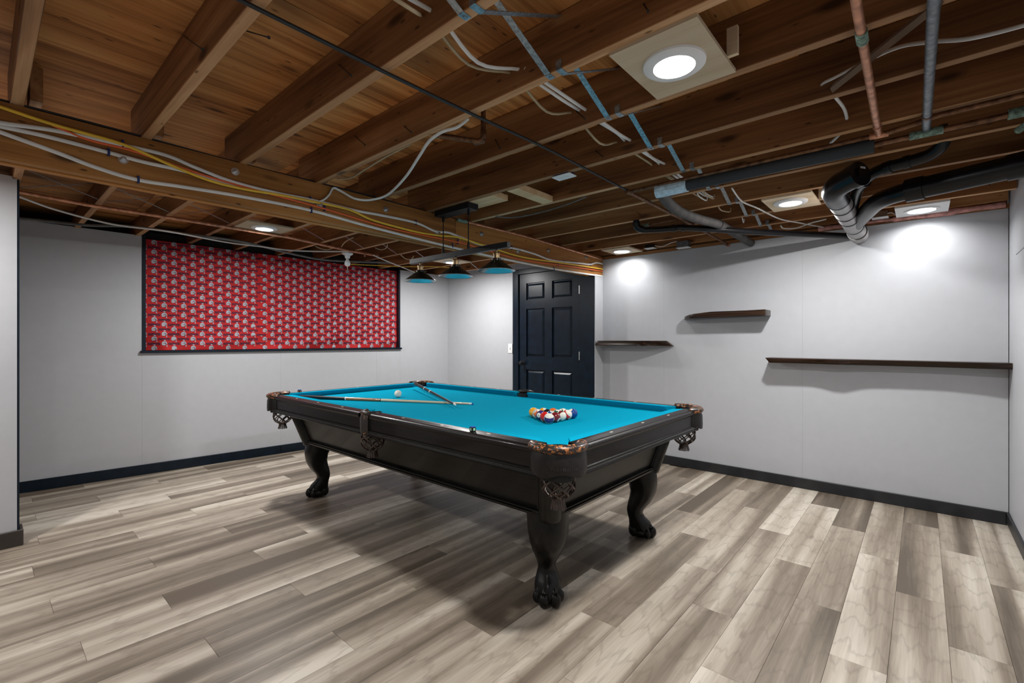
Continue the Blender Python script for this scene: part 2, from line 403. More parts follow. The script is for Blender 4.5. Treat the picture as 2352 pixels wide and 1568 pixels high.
for y in JF:
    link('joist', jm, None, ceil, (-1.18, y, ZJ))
mk('joist', MB().box(-1.6, 1.6, -JT, 0, 0, ZS - ZJ), M['joist'], ceil, loc=(-1.18, YF + .045, ZJ), bevel=.002)
mk('joist', MB().box(-1.6, 1.6, -JT, 0, 0, .17), M['joist'], ceil, loc=(-1.18, YF - .012, ZJ + .012), bevel=.002)
def zfar(y): return 2.153 - .0155 * y
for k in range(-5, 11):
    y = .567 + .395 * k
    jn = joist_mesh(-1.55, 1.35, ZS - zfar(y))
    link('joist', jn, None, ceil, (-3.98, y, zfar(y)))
mk('rim_board', MB().box(-5.75, -5.70, YN, 4.6, 2.1, ZS), M['void'], ceil)
# built-up beam: three boards, the middle one set back, carriage bolts through it
ysplit = on_x(1047, 560, XB).y
ZB = 1.886
beam = mk('beam', MB().box(XB - .038, XB, YN, ysplit - .0008, ZB, ZJ), M['beam'], ceil, bevel=.002)
mk('beam_board', MB().box(XB - .038, XB, ysplit + .0008, YF + .01, ZB, ZJ), M['beam'], beam, bevel=.002)
mk('beam_board', MB().box(XB - .056, XB - .0385, YN, YF, ZB + .011, ZJ), M['joist'], beam)
mk('beam_board', MB().box(XB - .094, XB - .0565, YN, YF, ZB - .003, ZJ), M['beam'], beam, bevel=.002)
bolt = MB(); Mx = Matrix.Rotation(R(90), 4, 'Y')
bolt.lathe([(.019, 0), (.019, .003), (.006, .0031)], 16, Mx).lathe([(.011, .003), (.011, .011)], 6, Mx).lathe([(.0055, .011), (.0055, .03)], 10, Mx)
bme = bolt.mesh('bolt', smooth=35); bme.materials.append(M['zinc'])
for px, py in ((283, 366), (540, 394), (734, 471), (886, 481), (1004, 535), (1106, 537), (1189, 577), (1259, 575), (1345, 591)):
    link('bolt', bme, None, beam, on_x(px, py, XB))
clip = MB().box(0, .012, -.004, .004, -.016, -.010).box(0, .012, -.004, .004, .010, .016).box(.009, .013, -.004, .004, -.014, .014).mesh('cable_clip', .001); clip.materials.append(M['blueclip'])
for px, py in ((249, 350), (281, 331), (317, 413), (714, 483), (744, 479), (711, 458), (954, 511), (1038, 564), (1050, 556), (1051, 545), (1174, 569), (1271, 617), (1281, 607), (1294, 602), (1355, 607)):
    link('cable_clip', clip, None, beam, on_x(px, py, XB))
# steel cross-bracing between the joists, and stray nails
strap_r = .010
def strap(x, y0, z0, y1, z1, name='bridging_strap', w=.011, th=.0012):
    d = Vector((0, y1 - y0, z1 - z0)).normalized(); mb = MB()
    pts = [Vector((x, y0, z0)), Vector((x, y1, z1))]
    nrm = Vector((0, -d.z, d.y)); X = Vector((w, 0, 0)); rr = []
    for p in pts: rr.append([p - X - nrm * th, p + X - nrm * th, p + X + nrm * th, p - X + nrm * th])
    mb.rings(rr)
    return mb
for n in range(-1, 12):
    a, b = J(n), J(n + 1) - JT
    m = strap(-.947, a, ZS - .03, b + .004, ZJ - .001); m.box(-.958, -.936, b, b + .03, ZJ - .0025, ZJ - .0005).box(-.952, -.942, b + .012, b + .022, ZJ - .005, ZJ - .0025)
    mk('bridging_strap', m, M['galv'], ceil)
    m = strap(-.900, a - .004, ZJ - .001, b, ZS - .012); m.box(-.911, -.889, a - JT - .002, a, ZJ - .0025, ZJ - .0005).box(-.911, -.889, a - JT - .0025, a - JT - .0005, ZJ - .002, ZJ + .03)
    mk('bridging_strap', m, M['galv'], ceil)
for n in range(-1, 9):
    y0 = .567 + .395 * n; y1 = y0 + .357; z = zfar(y0)
    mk('bridging_strap', strap(-4.15, y0, ZS - .02, y1, z, w=.006), M['galv'], ceil)
    mk('bridging_strap', strap(-4.19, y0, z, y1, ZS - .02, w=.006), M['pipegrey'], ceil)
def nail(px, py, qx, qy, y):
    a = on_y(px, py, y); b = on_y(qx, qy, y - .03)
    d = (b - a).normalized()
    mk('nail', MB().tube([a, b], .002, 6).tube([b, b + d * .002], .0045, 8), M['nail'], ceil)
for q in ((422, 83, 465, 113, J(2) - JT), (778, 148, 806, 173, J(3) - JT), (814, 312, 838, 332, J(4) - JT), (928, 290, 944, 303, J(4) - JT), (1137, 320, 1148, 340, J(5) - JT), (1323, 255, 1343, 272, J(5) - JT), (1368, 346, 1385, 360, J(6) - JT), (1478, 8, 1488, 25, J(4) - JT), (566, 71, 617, 86, J(2) + .02), (1462, 487, 1471, 494, J(9) - JT), (2227, 342, 2226, 352, J(10) - JT), (2270, 415, 2273, 424, J(11) - JT)):
    nail(*q)
# pine blocks between joists
def quad_box(name, x0, x1, y0, y1, z0, z1, mat, **t): return mk(name, MB().box(x0, x1, y0, y1, z0, z1), mat, bevel=.002, **t)
pb = on_z(1050 + 595 / 4.704, 350 + 402 / 4.704, ZJ)
quad_box('pine_block', pb.x - .042, pb.x + .042, J(6) + .001, J(7) - JT - .001, ZJ - .002, ZJ + .036, M['newwood'], label='short pale pine block wedged across the joist bay beside the pendant canopy', cat='wood block')
quad_box('mounting_board', -2.54, on_z(1050 + 410 / 4.704, 350 + 500 / 4.704, ZJ).x + .04, J(6) + .001, J(6) + .145, ZJ - .003, ZJ + .034, M['newwood'], label='pale pine board carrying the black pendant canopy', cat='wood block')

# ------------------------------------------------------------------ door
dr = empty('door_1', (-3.2, YD, 0), kind='structure')
def dpt(px, py): p = on_y(px, py, YD); return p.x, p.z
xl, xrr = dpt(1192.5, 800)[0], dpt(1331, 800)[0]; xc0, xc1 = dpt(1180, 800)[0], XB - .003
def dmk(name, mb, mat, parent, **k):
    o = mk(name, mb, mat, parent, **k)
    o.matrix_parent_inverse = Matrix.Translation((3.2, -YD, 0)) if parent is dr else Matrix.Identity(4)
    return o
ztp = 1.985
dmk('door_frame', MB().box(xc0, xl - .004, YD - .016, YD + .06, 0, 2.05).box(xrr + .003, xc1, YD - .004, YD + .06, 0, 2.05).box(xl - .004, xrr + .003, YD - .016, YD + .06, ztp + .004, 2.05), M['navy'], dr, bevel=.002)
cols = [(dpt(1208, 760)[0], dpt(1250, 760)[0]), (dpt(1267, 760)[0], dpt(1313.5, 760)[0])]
rows = [(.22, 1.208 - (850 - 780) / FPX * 5.35), (1.208 - (820 - 780.4) / FPX * 5.35, 1.208 + (780.4 - 707) / FPX * 5.35), (1.208 + (780.4 - 686) / FPX * 5.35, 1.208 + (780.4 - 646) / FPX * 5.35)]
lf = MB().box(xl, xrr, YD + .022, YD + .045, .01, ztp)
xa, xb_ = [xl, cols[0][1], cols[1][1]], [cols[0][0], cols[1][0], xrr]
for a, b in zip(xa, xb_): lf.box(a, b, YD + .006, YD + .0225, .01, ztp)
zz = [.01] + [v for r in rows for v in r] + [ztp]
for a, b in zip(zz[0::2], zz[1::2]):
    for c in cols: lf.box(c[0], c[1], YD + .006, YD + .0225, a, b)
leaf = dmk('door_leaf', lf, M['navy'], dr)
for c in cols:
    for r in rows:
        o, i = .012, .034
        fr = MB(); q = [(c[0] + o, r[0] + o), (c[1] - o, r[0] + o), (c[1] - o, r[1] - o), (c[0] + o, r[1] - o)]; s = [(c[0] + i, r[0] + i), (c[1] - i, r[0] + i), (c[1] - i, r[1] - i), (c[0] + i, r[1] - i)]
        fr.add([(p[0], YD + .021, p[1]) for p in q] + [(p[0], YD + .008, p[1]) for p in s], [(0, 1, 5, 4), (1, 2, 6, 5), (2, 3, 7, 6), (3, 0, 4, 7), (4, 5, 6, 7), (3, 2, 1, 0)])
        mk('door_panel', fr, M['navy'], leaf)
kx, kz = dpt(1198, 833)
mk('door_knob', MB().lathe([(.028, 0), (.028, .006), (.011, .008), (.010, .03), (.022, .04), (.027, .05), (.024, .062), (.008, .068)], 20, Matrix.Translation((kx + .025, YD + .005, kz)) @ Matrix.Rotation(R(90), 4, 'X')), M['ironblack'], leaf, smooth=40)
for py in (665, 817, 960):
    hz = dpt(1330, py)[1]
    mk('hinge', MB().box(xrr - .007, xrr + .004, YD - .004, YD + .008, hz - .045, hz + .045), M['hinge'], leaf)

# ------------------------------------------------------------------ downlights in the ceiling
def hole_panel(w, d, th, rad, n=32):
    mb = MB(); rect = []
    ring = [(rad * math.cos(2 * math.pi * i / n), rad * math.sin(2 * math.pi * i / n)) for i in range(n)]
    for x, y in ring:
        s = max(abs(x) / (w / 2), abs(y) / (d / 2)); rect.append((x / s, y / s))
    for k in range(4):
        cx, cy = (w / 2, d / 2) if k == 0 else (-w / 2, d / 2) if k == 1 else (-w / 2, -d / 2) if k == 2 else (w / 2, -d / 2)
        i = min(range(n), key=lambda q: (rect[q][0] - cx) ** 2 + (rect[q][1] - cy) ** 2); rect[i] = (cx, cy)
    vs = [(p[0], p[1], z) for z in (0, th) for p in ring] + [(p[0], p[1], z) for z in (0, th) for p in rect]; fs = []
    for i in range(n):
        j = (i + 1) % n
        fs += [(i, j, 2 * n + j, 2 * n + i), (n + i, n + j, 3 * n + j, 3 * n + i), (i, j, n + j, n + i), (2 * n + i, 2 * n + j, 3 * n + j, 3 * n + i)]
    return mb.add(vs, fs)
def downlight(x0, x1, y0, y1, z, lx, ly, label, panelmat, recessed=False, watts=LAMP_W, block=False):
    t = empty('ceiling_downlight', (lx, ly, z), label=label, cat='ceiling light', group='round downlights in board panels between the joists')
    cx, cy = (x0 + x1) / 2 - lx, (y0 + y1) / 2 - ly
    p = mk('mounting_panel', hole_panel(x1 - x0, y1 - y0, .012, .078), panelmat, t, loc=(cx, cy, .001))
    if block: mk('mounting_block', MB().box((x1 - x0) / 2 - .002, (x1 - x0) / 2 + .03, (y1 - y0) / 2 - .09, (y1 - y0) / 2 - .075, .012, .10), panelmat, t, loc=(cx, cy, 0))
    mk('lamp_can', MB().lathe([(.0775, .0), (.0775, .085 if recessed else .03), (.001, .0851 if recessed else .0301)], 32, caps=False), M['pipegrey'], t, smooth=40)
    if recessed:
        mk('trim_ring', MB().lathe([(.080, .0022), (.094, .0022), (.094, -.003), (.088, -.006), (.074, -.005), (.07, .0)], 40, caps=False), M['white'], t, smooth=40)
        mk('reflector', MB().lathe([(.072, -.002), (.062, .03), (.052, .065)], 40, caps=False), M['galv'], t, smooth=60)
        mk('lens', MB().lathe([(.052, .065), (.001, .0651)], 32), M['lens'], t)
        disk_light((lx, ly, z + .030), watts * .19, .055)
    else:
        mk('trim_ring', MB().lathe([(.080, .0022), (.096, .0022), (.095, -.006), (.088, -.011), (.064, -.013), (.062, -.009)], 40, caps=False), M['white'], t, smooth=40)
        mk('lens', MB().lathe([(.063, -.0095), (.04, -.012), (.001, -.013)], 32), M['lens'], t, smooth=60)
        disk_light((lx, ly, z - .015), watts)
    return t
PP, WP = M['panelply'], M['whitepanel']
downlight(-.731, -.461, 1.292, 1.645, ZJ - .012, -.594, 1.462, 'large bright round downlight on pale plywood panel nearest the camera', PP, block=True)
downlight(-.767, -.495, J(9) + .002, J(10) - JT - .002, ZJ - .012, -.632, 3.42, 'lit downlight on plywood panel left of the black drain stack', PP, block=True)
downlight(-.139, .135, J(11) + .002, YF - .055, ZJ - .012, -.002, 4.222, 'recessed downlight in white board at the right end of the shelf wall', WP, True)
downlight(-2.385, -2.095, J(11) + .002, YF - .055, ZJ - .012, -2.25, 4.226, 'recessed downlight in pale board by the beam end above the short shelf', PP, True)
zf5 = zfar(1.5); p5 = on_z(605, 523, zf5 - .012)
y5 = .567 + .395 * 2
downlight(p5.x - .14, p5.x + .14, y5 + .002, y5 + .355, zf5 - .012, p5.x, y5 + .178, 'bright downlight on plywood panel above the patterned red curtain', PP)
zf6 = zfar(3.6); p6 = on_z(1030, 600, zf6 - .012); y6 = .567 + .395 * 7
downlight(p6.x - .14, p6.x + .14, y6 + .002, y6 + .355, zf6 - .012, p6.x, y6 + .178, 'bright downlight behind the middle lamp shade beyond the beam', PP)
downlight(-.73, -.46, J(-1) + .002, J(0) - JT - .002, ZJ - .012, -.594, J(-1) + .178, 'round downlight on plywood panel behind the camera near the right wall', PP, watts=LAMP_W * .5)
y7 = .567 + .395 * -3
downlight(-3.44, -3.16, y7 + .002, y7 + .355, zfar(-.6) - .012, -3.30, y7 + .178, 'round downlight on plywood panel behind the camera beside the stub wall', PP)

# ------------------------------------------------------------------ pendant over the table
PY = 2.12
pen = empty('pendant_light', (-2.36, PY, ZJ), label='black linear pendant with three metal cone shades above the pool table', cat='pendant light')
def pm(name, mb, mat, parent=None, **k):
    for i, v in enumerate(mb.v): mb.v[i] = (v[0] + 2.36, v[1] - PY, v[2] - ZJ)
    return mk(name, mb, mat, parent or pen, **k)
cz = ZJ - .004
pm('canopy', MB().box(-2.53, -2.19, PY - .045, PY + .045, cz - .038, cz), M['ironblack'], bevel=.002)
for x in (-2.455, -2.28): pm('canopy_screw', MB().lathe([(.005, cz - .043), (.005, cz - .037)], 10, Matrix.Translation((x, PY, 0))), M['brass'])
for x in (-2.489, -2.237):
    pm('hanging_rod', MB().tube([(x, PY, cz - .036), (x, PY, 1.80)], .0035, 8).lathe([(.009, cz - .07), (.007, cz - .036)], 12, Matrix.Translation((x, PY, 0))).lathe([(.010, 1.803), (.009, 1.83), (.005, 1.85)], 12, Matrix.Translation((x, PY, 0))), M['ironblack'], smooth=40)
pm('crossbar', MB().box(-2.852, -1.882, PY - .016, PY + .016, 1.768, 1.803), M['ironblack'], bevel=.0015)
for x in (-2.742, -2.36, -1.985):
    T = Matrix.Translation((x, PY, 0))
    sk = pm('lamp_socket', MB().lathe([(.006, 1.77), (.008, 1.752), (.019, 1.75), (.022, 1.744), (.0215, 1.736), (.020, 1.735), (.020, 1.716), (.023, 1.714), (.023, 1.708)], 20, T), M['brass'], smooth=30)
    sh = pm('lamp_shade', MB().lathe([(.026, 1.713), (.030, 1.712), (.031, 1.699), (.036, 1.697), (.112, 1.641), (.117, 1.637), (.117, 1.6355)], 44, T, caps=False), M['shade'], smooth=35)
    mb = MB().lathe([(.116, 1.6358), (.111, 1.6392), (.035, 1.695), (.003, 1.697)], 44, T, caps=False)
    for i, v in enumerate(mb.v): mb.v[i] = (v[0] + 2.36, v[1] - PY, v[2] - ZJ)
    mk('shade_lining', mb, M['reflector'], sh, smooth=35)
    mb = MB().lathe([(.1175, 1.6345), (.1188, 1.6365), (.1175, 1.6385), (.116, 1.6365)], 44, T, caps=False)
    for i, v in enumerate(mb.v): mb.v[i] = (v[0] + 2.36, v[1] - PY, v[2] - ZJ)
    mk('shade_rim', mb, M['galv'], sh, smooth=60)
    for a in (45, 165, 285):
        cc = Vector((x + .031 * math.cos(R(a)), PY + .031 * math.sin(R(a)), 1.705)); dd = Vector((math.cos(R(a)), math.sin(R(a)), 0))
        pm('shade_screw', MB().tube([cc, cc + dd * .012], .0035, 8), M['brass'])

# ------------------------------------------------------------------ pool table
TC = Vector((-2.408, 2.214, 0)); A, B, AO, BO, ZR, ZBED = 1.27, .635, 1.393, .757, .79, .7534
tab = empty('pool_table', TC, label='black wooden pool table with bright blue cloth, leather net pockets and claw feet', cat='pool table')
def circ(cx, cy, r, a0, a1, n=10): return [(cx + r * math.cos(R(a0 + (a1 - a0) * i / n)), cy + r * math.sin(R(a0 + (a1 - a0) * i / n))) for i in range(n + 1)]
CP, CR, SP, SR = .050, .056, .064, .054
# playing bed cut away round the six pockets
bx, by = A + .055, B + .055
half = []
q = math.degrees(math.asin((by - B - CP) / CR))
def corner(sx, sy):
    cx, cy = A + CP, B + CP; hh = .055 - CP; d = math.sqrt(CR ** 2 - hh ** 2); a0 = math.degrees(math.atan2(hh, -d)); a1 = math.degrees(math.atan2(-d, hh)) + 360
    pts = circ(cx, cy, CR, a0, a1, 12); return [(sx * p[0], sy * p[1]) for p in pts]
def side(sy):
    cy = B + SP; h = by - cy; d = math.sqrt(SR ** 2 - h ** 2); a0 = math.degrees(math.atan2(h, d)); a1 = math.degrees(math.atan2(h, -d))
    if a1 > 0: a1 -= 360
    pts = circ(0, cy, SR, a0, a1, 12); return [(p[0], sy * p[1]) for p in pts]
out = list(reversed(corner(1, 1))) + side(1) + corner(-1, 1) + list(reversed(corner(-1, -1))) + list(reversed(side(-1))) + corner(1, -1)
mk('bed_cloth', MB().prism(out, ZBED - .03, ZBED), M['cloth'], tab)
def rail_piece(name, prof, ranges, sx, horizontal, flip, mat, smooth=None, bevel=0):
    # prof: (u outward from nose, z); ranges(u)->(t0,t1) along the rail; horizontal rails run along x at side flip
    mb = MB(); r0, r1 = [], []
    for u, z in prof:
        t0, t1 = ranges(u)
        for t, rr in ((t0, r0), (t1, r1)):
            if horizontal: rr.append(Vector((t, flip * (B + u), z)))
            else: rr.append(Vector((flip * (A + u), t, z)))
    n = len(prof)
    vs = r0 + r1; fs = [(i, (i + 1) % n, n + (i + 1) % n, n + i) for i in range(n)]
    tr = tessellate_polygon([[Vector((u, z, 0)) for u, z in prof]])
    fs += [tuple(reversed(t)) for t in tr] + [tuple(n + i for i in t) for t in tr]
    mb.add(vs, fs); return mk(name, mb, mat, tab, smooth=smooth, bevel=bevel)
cush = [(0, ZBED + .0355), (.0015, ZBED + .038), (.05, ZR + .0006), (.05, ZBED + .0005), (.026, ZBED + .0005), (.005, ZBED + .030)]
wood_prof = [(.05, ZR), (.09, ZR), (.094, ZR - .0012), (.098, ZR - .0005), (.110, ZR - .003), (.118, ZR - .010), (.121, ZR - .019), (.119, ZR - .028), (.113, ZR - .033), (.111, ZR - .035), (.111, .672), (.05, .672)]
mould = [(.06, .696), (.1115, .696), (.117, .693), (.118, .688), (.1165, .684), (.1165, .676), (.119, .673), (.119, .668), (.108, .660), (.06, .660)]
beadp = [(.1160, .6845), (.1160, .6755), (.1185, .6770), (.1190, .6800), (.1185, .6830)]
CUTN, CUTB, SN, SB = .086, .028, .066, .052
for sy in (-1, 1):
    for sx in (-1, 1):
        def rg(u, sx=sx):
            f = min(u / .05, 1); a = SN + (SB - SN) * f; b = A - CUTN + (CUTN - CUTB) * f
            return (a, b) if sx > 0 else (-b, -a)
        rail_piece('cushion', cush, rg, sx, True, sy, M['cloth'], bevel=.0015)
        rr = (lambda u: (.058, A - .012)) if sx > 0 else (lambda u: (-A + .012, -.058))
        rail_piece('rail', wood_prof, rr, sx, True, sy, M['railwood'], smooth=40)
        rr2 = (lambda u: (.045, A + .01)) if sx > 0 else (lambda u: (-A - .01, -.045))
        rail_piece('rail_moulding', mould, rr2, sx, True, sy, M['lacquer'], smooth=40)
        rail_piece('bead_strip', beadp, rr2, sx, True, sy, M['beadx'])
for sx in (-1, 1):
    def rg(u):
        f = min(u / .05, 1); b = B - CUTN + (CUTN - CUTB) * f; return (-b, b)
    rail_piece('cushion', cush, rg, 1, False, sx, M['cloth'], bevel=.0015)
    rail_piece('rail', wood_prof, lambda u: (-B + .012, B - .012), 1, False, sx, M['railwood'], smooth=40)
    rail_piece('rail_moulding', mould, lambda u: (-B - .01, B + .01), 1, False, sx, M['lacquer'], smooth=40)
    rail_piece('bead_strip', beadp, lambda u: (-B - .01, B + .01), 1, False, sx, M['beady'])
# pearl sights let into the rails
dm = MB()
def diamond(x, y, along):
    a, b = (.0125, .0055) if along else (.0055, .0125)
    pts = [(x + a * math.cos(q) * 1, y + b * math.sin(q)) for q in [2 * math.pi * i / 12 for i in range(12)]]
    mk('rail_sight', MB().prism(pts, ZR - .001, ZR + .0004), M['mother'], tab)
for i in (1, 2, 3, 5, 6, 7):
    for sy in (-1, 1): diamond((i - 4) * .3175, sy * (B + .077), False if False else True)
for i in (1, 2, 3):
    for sx in (-1, 1): diamond(sx * (A + .077), (i - 2) * .3175, False)
# underframe between rails, tapered cabinet with framed panels
mk('table_frame', MB().box(-A - .03, A + .03, -B - .03, B + .03, .655, .70), M['rubber'], tab)
ct, cb, z1, z0 = (1.235, .625), (1.175, .545), .664, .415
def cab_face(hx, hy, z): return [Vector((-hx, -hy, z)), Vector((hx, -hy, z)), Vector((hx, hy, z)), Vector((-hx, hy, z))]
mk('cabinet', MB().rings([cab_face(cb[0] - .012, cb[1] - .012, z0 + .005), cab_face(ct[0] - .012, ct[1] - .012, z1)]), M['cabinet'], tab)
def lerp2(t): return (cb[0] + (ct[0] - cb[0]) * t, cb[1] + (ct[1] - cb[1]) * t, z0 + (z1 - z0) * t)
for t0, t1, pr in ((0, .055, .012), (.055, .10, .006), (.93, 1, .006)):
    a, b = lerp2(t0), lerp2(t1)
    mk('cabinet_moulding', MB().rings([cab_face(a[0] + pr, a[1] + pr, a[2]), cab_face(b[0] + pr, b[1] + pr, b[2])]), M['lacquer'], tab, bevel=.004, segs=2, smooth=40)
for sx in (-1, 1):
    for sy in (-1, 1):
        rs = []
        for t in (-.09, -.06, .0, 1):
            a = lerp2(t); k = .052; sh = .8 if t == -.09 else 1
            rs.append([Vector((sx * (a[0] - .024) + k * sh * math.cos(q), sy * (a[1] - .024) + k * sh * math.sin(q), a[2])) for q in [2 * math.pi * i / 20 for i in range(20)]])
        mk('corner_post', MB().rings(rs), M['cabinet'], tab, smooth=50)
        # flat stile beside the post on each face
        for horiz in (True, False):
            mb = MB(); rr = []
            for t in (.09, .94):
                a = lerp2(t)
                if horiz: p = [(sx * (a[0] - .02), sy * (a[1] - .005)), (sx * (a[0] - .085), sy * (a[1] - .005)), (sx * (a[0] - .085), sy * (a[1] - .02)), (sx * (a[0] - .02), sy * (a[1] - .02))]
                else: p = [(sx * (a[0] - .005), sy * (a[1] - .02)), (sx * (a[0] - .005), sy * (a[1] - .085)), (sx * (a[0] - .02), sy * (a[1] - .085)), (sx * (a[0] - .02), sy * (a[1] - .02))]
                rr.append([Vector((q[0], q[1], a[2])) for q in p])
            mk('cabinet_stile', mb.rings(rr), M['lacquer'], tab, bevel=.003)
# cabriole legs and claw feet, one set copied to the four corners
prof = [(.435, -.010, .195, .098), (.40, -.014, .190, .098), (.36, -.020, .175, .096), (.33, -.021, .158, .094), (.28, -.013, .149, .084), (.245, .003, .155, .074), (.21, .024, .165, .060), (.185, .050, .170, .050), (.165, .066, .171, .044), (.146, .071, .168, .042), (.125, .060, .162, .049), (.105, .040, .158, .056), (.085, .022, .157, .062), (.065, .016, .155, .062), (.045, .012, .15, .060), (.028, .018, .145, .052)]
def leg_mesh():
    rs = []; n = 28
    for z, o, i, w in prof:
        ring = []; c = (o + i) / 2; a = (i - o) / 2
        for k in range(n):
            q = 2 * math.pi * k / n; e = 1.45
            ca, sa = math.cos(q), math.sin(q)
            rr = (abs(ca) ** e + abs(sa) ** e) ** (-1 / e)
            # blunt the outer ridge
            ring.append(Vector((-(c - a * .0) + -ca * rr * a, sa * rr * w, z)))
        rs.append(ring)
    return MB().rings(rs).mesh('leg', smooth=70)
def foot_mesh():
    mb = MB(); c = Vector((-.080, 0, 0))
    for ang, ln, rr in ((-72, .050, .0235), (-25, .058, .0275), (25, .058, .0275), (72, .050, .0235)):
        d = Vector((math.cos(R(ang)), math.sin(R(ang)), 0)); Q = Matrix.Rotation(R(ang), 3, 'Z')
        mb.ball(c + d * ln + Vector((0, 0, .036)), rr, 18, 12, (1.12, .95, 1.30), Q)
        mb.tube(spl([c + d * .020 + Vector((0, 0, .112)), c + d * (ln * .60) + Vector((0, 0, .088)), c + d * (ln * .86) + Vector((0, 0, .066)), c + d * ln + Vector((0, 0, .045))], 4), [.006 + .014 * min(1, i / 11) for i in range(13)], 12)
    mb.ball((-.088, 0, .038), .060, 20, 12, (1.08, 1, .64))
    mb.ball((-.130, 0, .045), .03, 12, 8, (1, 1.3, 1.4))
    return mb.mesh('claw_foot', smooth=80)
lm, fm = leg_mesh(), foot_mesh(); lm.materials.append(M['lacquer']); fm.materials.append(M['lacquer'])
for sx in (-1, 1):
    for sy in (-1, 1):
        l = link('leg', lm, None, tab, (sx * 1.165, sy * .535, 0)); l.rotation_euler = (0, 0, math.atan2(sy, sx))
        f = link('claw_foot', fm, None, l)
# pockets
def arc_pts(c, r, d, half, n, z): return [Vector((c[0] + r * math.cos(d + R(-half + 2 * half * i / n)), c[1] + r * math.sin(d + R(-half + 2 * half * i / n)), z)) for i in range(n + 1)]
def net_mesh(zt, zb_, prof_r, n=7, turns=.34):
    mb = MB()
    for k in range(n):
        for sg in (-1, 1):
            pts = []
            for i in range(13):
                t = i / 12; a = 2 * math.pi * k / n + sg * 2 * math.pi * turns * t
                r = prof_r(t); pts.append(Vector((r * math.cos(a), r * math.sin(a), zt + (zb_ - zt) * t)))
            mb.tube(pts, .0048, 6, ab=(1.0, .7))
    return mb
def net_r(t): return .056 + .010 * math.sin(t * math.pi) - .033 * max(0, (t - .62) / .38) ** 1.8
netm = net_mesh(0, -.112, net_r).mesh('pocket_net', smooth=60); netm.materials.append(M['net'])
fr = MB()
for k in range(16):
    a0 = 2 * math.pi * k / 16; w = .0042
    t = Vector((-math.sin(a0), math.cos(a0), 0)); d = Vector((math.cos(a0), math.sin(a0), 0)); rr = []
    for z, r in ((0, .024), (-.018, .026), (-.042, .030 + .003 * (k % 2))):
        c = d * r + Vector((0, 0, z)); rr.append([c - t * w - d * .0012, c + t * w - d * .0012, c + t * w + d * .0012, c - t * w + d * .0012])
    fr.rings(rr)
fr.lathe([(.026, .006), (.028, 0), (.0265, -.008)], 16)
frm = fr.mesh('pocket_fringe'); frm.materials.append(M['net'])
for sx, sy in ((-1, -1), (1, -1), (1, 1), (-1, 1)):
    c = (sx * (A + .022), sy * (B + .022)); d = math.atan2(sy, sx); near = (sx, sy) == (1, -1)
    pk = mk('pocket', MB().tube(arc_pts(c, .099, d, 90, 30, ZR - .007), .021, 12, ab=(.92, 1.2), up=(0, 0, 1)), M['leatherworn'], tab, smooth=60)
    # shaped leather shield round the corner
    mb = MB(); n = 30; rs = []
    for i in range(n + 1):
        q = -88 + 176 * i / n; a = d + R(q); w = .010 * math.cos(R(q * 4.2)) + .006 * abs(q) / 88
        col = []
        for r, z in ((.110, ZR - .018), (.117, ZR - .04), (.119, .70), (.118, .679 + w), (.112, .679 + w), (.113, .70), (.111, ZR - .04), (.104, ZR - .018)):
            col.append(Vector((c[0] + r * math.cos(a), c[1] + r * math.sin(a), z)))
        rs.append(col)
    shd = mk('pocket_shield', mb.rings(rs), M['leatherplain'], pk, smooth=45)
    if near:
        mb = MB(); x = -.044
        for ch in 'PlayMaster':
            tv, tf = text2d(ch.upper(), .019 if ch.isupper() else .0145, .0004)
            lo, hi, bt = min(p.x for p in tv), max(p.x for p in tv), min(p.y for p in tv)
            for zz_, rr_ in ((.1192, 0), (.1204, 1)):
                vs = [Vector((c[0] + zz_ * math.cos(d + (x + p.x - lo) / .119), c[1] + zz_ * math.sin(d + (x + p.x - lo) / .119), .706 + p.y - bt)) for p in tv]
                mb.add(vs, tf)
            x += hi - lo + .0016
        mk('embossed_lettering', mb, M['emboss'], pk)
    mk('pocket_liner', MB().lathe([(.066, ZR - .012), (.062, .70), (.058, .655)], 24, Matrix.Translation((sx * (A + CP), sy * (B + CP), 0)), caps=False), M['rubber'], pk, smooth=60)
    nt = link('pocket_net', netm, None, pk, (sx * (A + .03), sy * (B + .03), .678)); link('pocket_fringe', frm, None, pk, (sx * (A + .03), sy * (B + .03), .569))
for sy in (-1, 1):
    c = (0, sy * (B + .052)); d = math.atan2(sy, 0)
    pk = mk('pocket', MB().tube(arc_pts(c, .066, d, 88, 22, ZR - .003), .0125, 10, ab=(1.1, 1), up=(0, 0, 1)), M['leather'], tab, smooth=60)
    rs = []; n = 12
    for i in range(n + 1):
        q = -32 + 64 * i / n; a = d + R(q); w = .012 * math.cos(R(q * 2.6))
        rs.append([Vector((c[0] + r * math.sin(R(-q)) * sy * -1 * -1, c[1] + sy * (r * math.cos(R(q)) - .0), z)) for r, z in ((.074, ZR - .012), (.080, ZR - .03), (.080, .70), (.079, .676 - w * .5), (.074, .676 - w * .5), (.075, .70), (.075, ZR - .03), (.068, ZR - .012))])
    mk('pocket_shield', MB().rings(rs), M['leather'], pk, smooth=45)
    mk('pocket_liner', MB().lathe([(.062, ZR - .006), (.058, .70), (.055, .655)], 24, Matrix.Translation((0, sy * (B + SP), 0)), caps=False), M['rubber'], pk, smooth=60)
    link('pocket_net', netm, None, pk, (0, sy * (B + .062), .678)); link('pocket_fringe', frm, None, pk, (0, sy * (B + .062), .569))

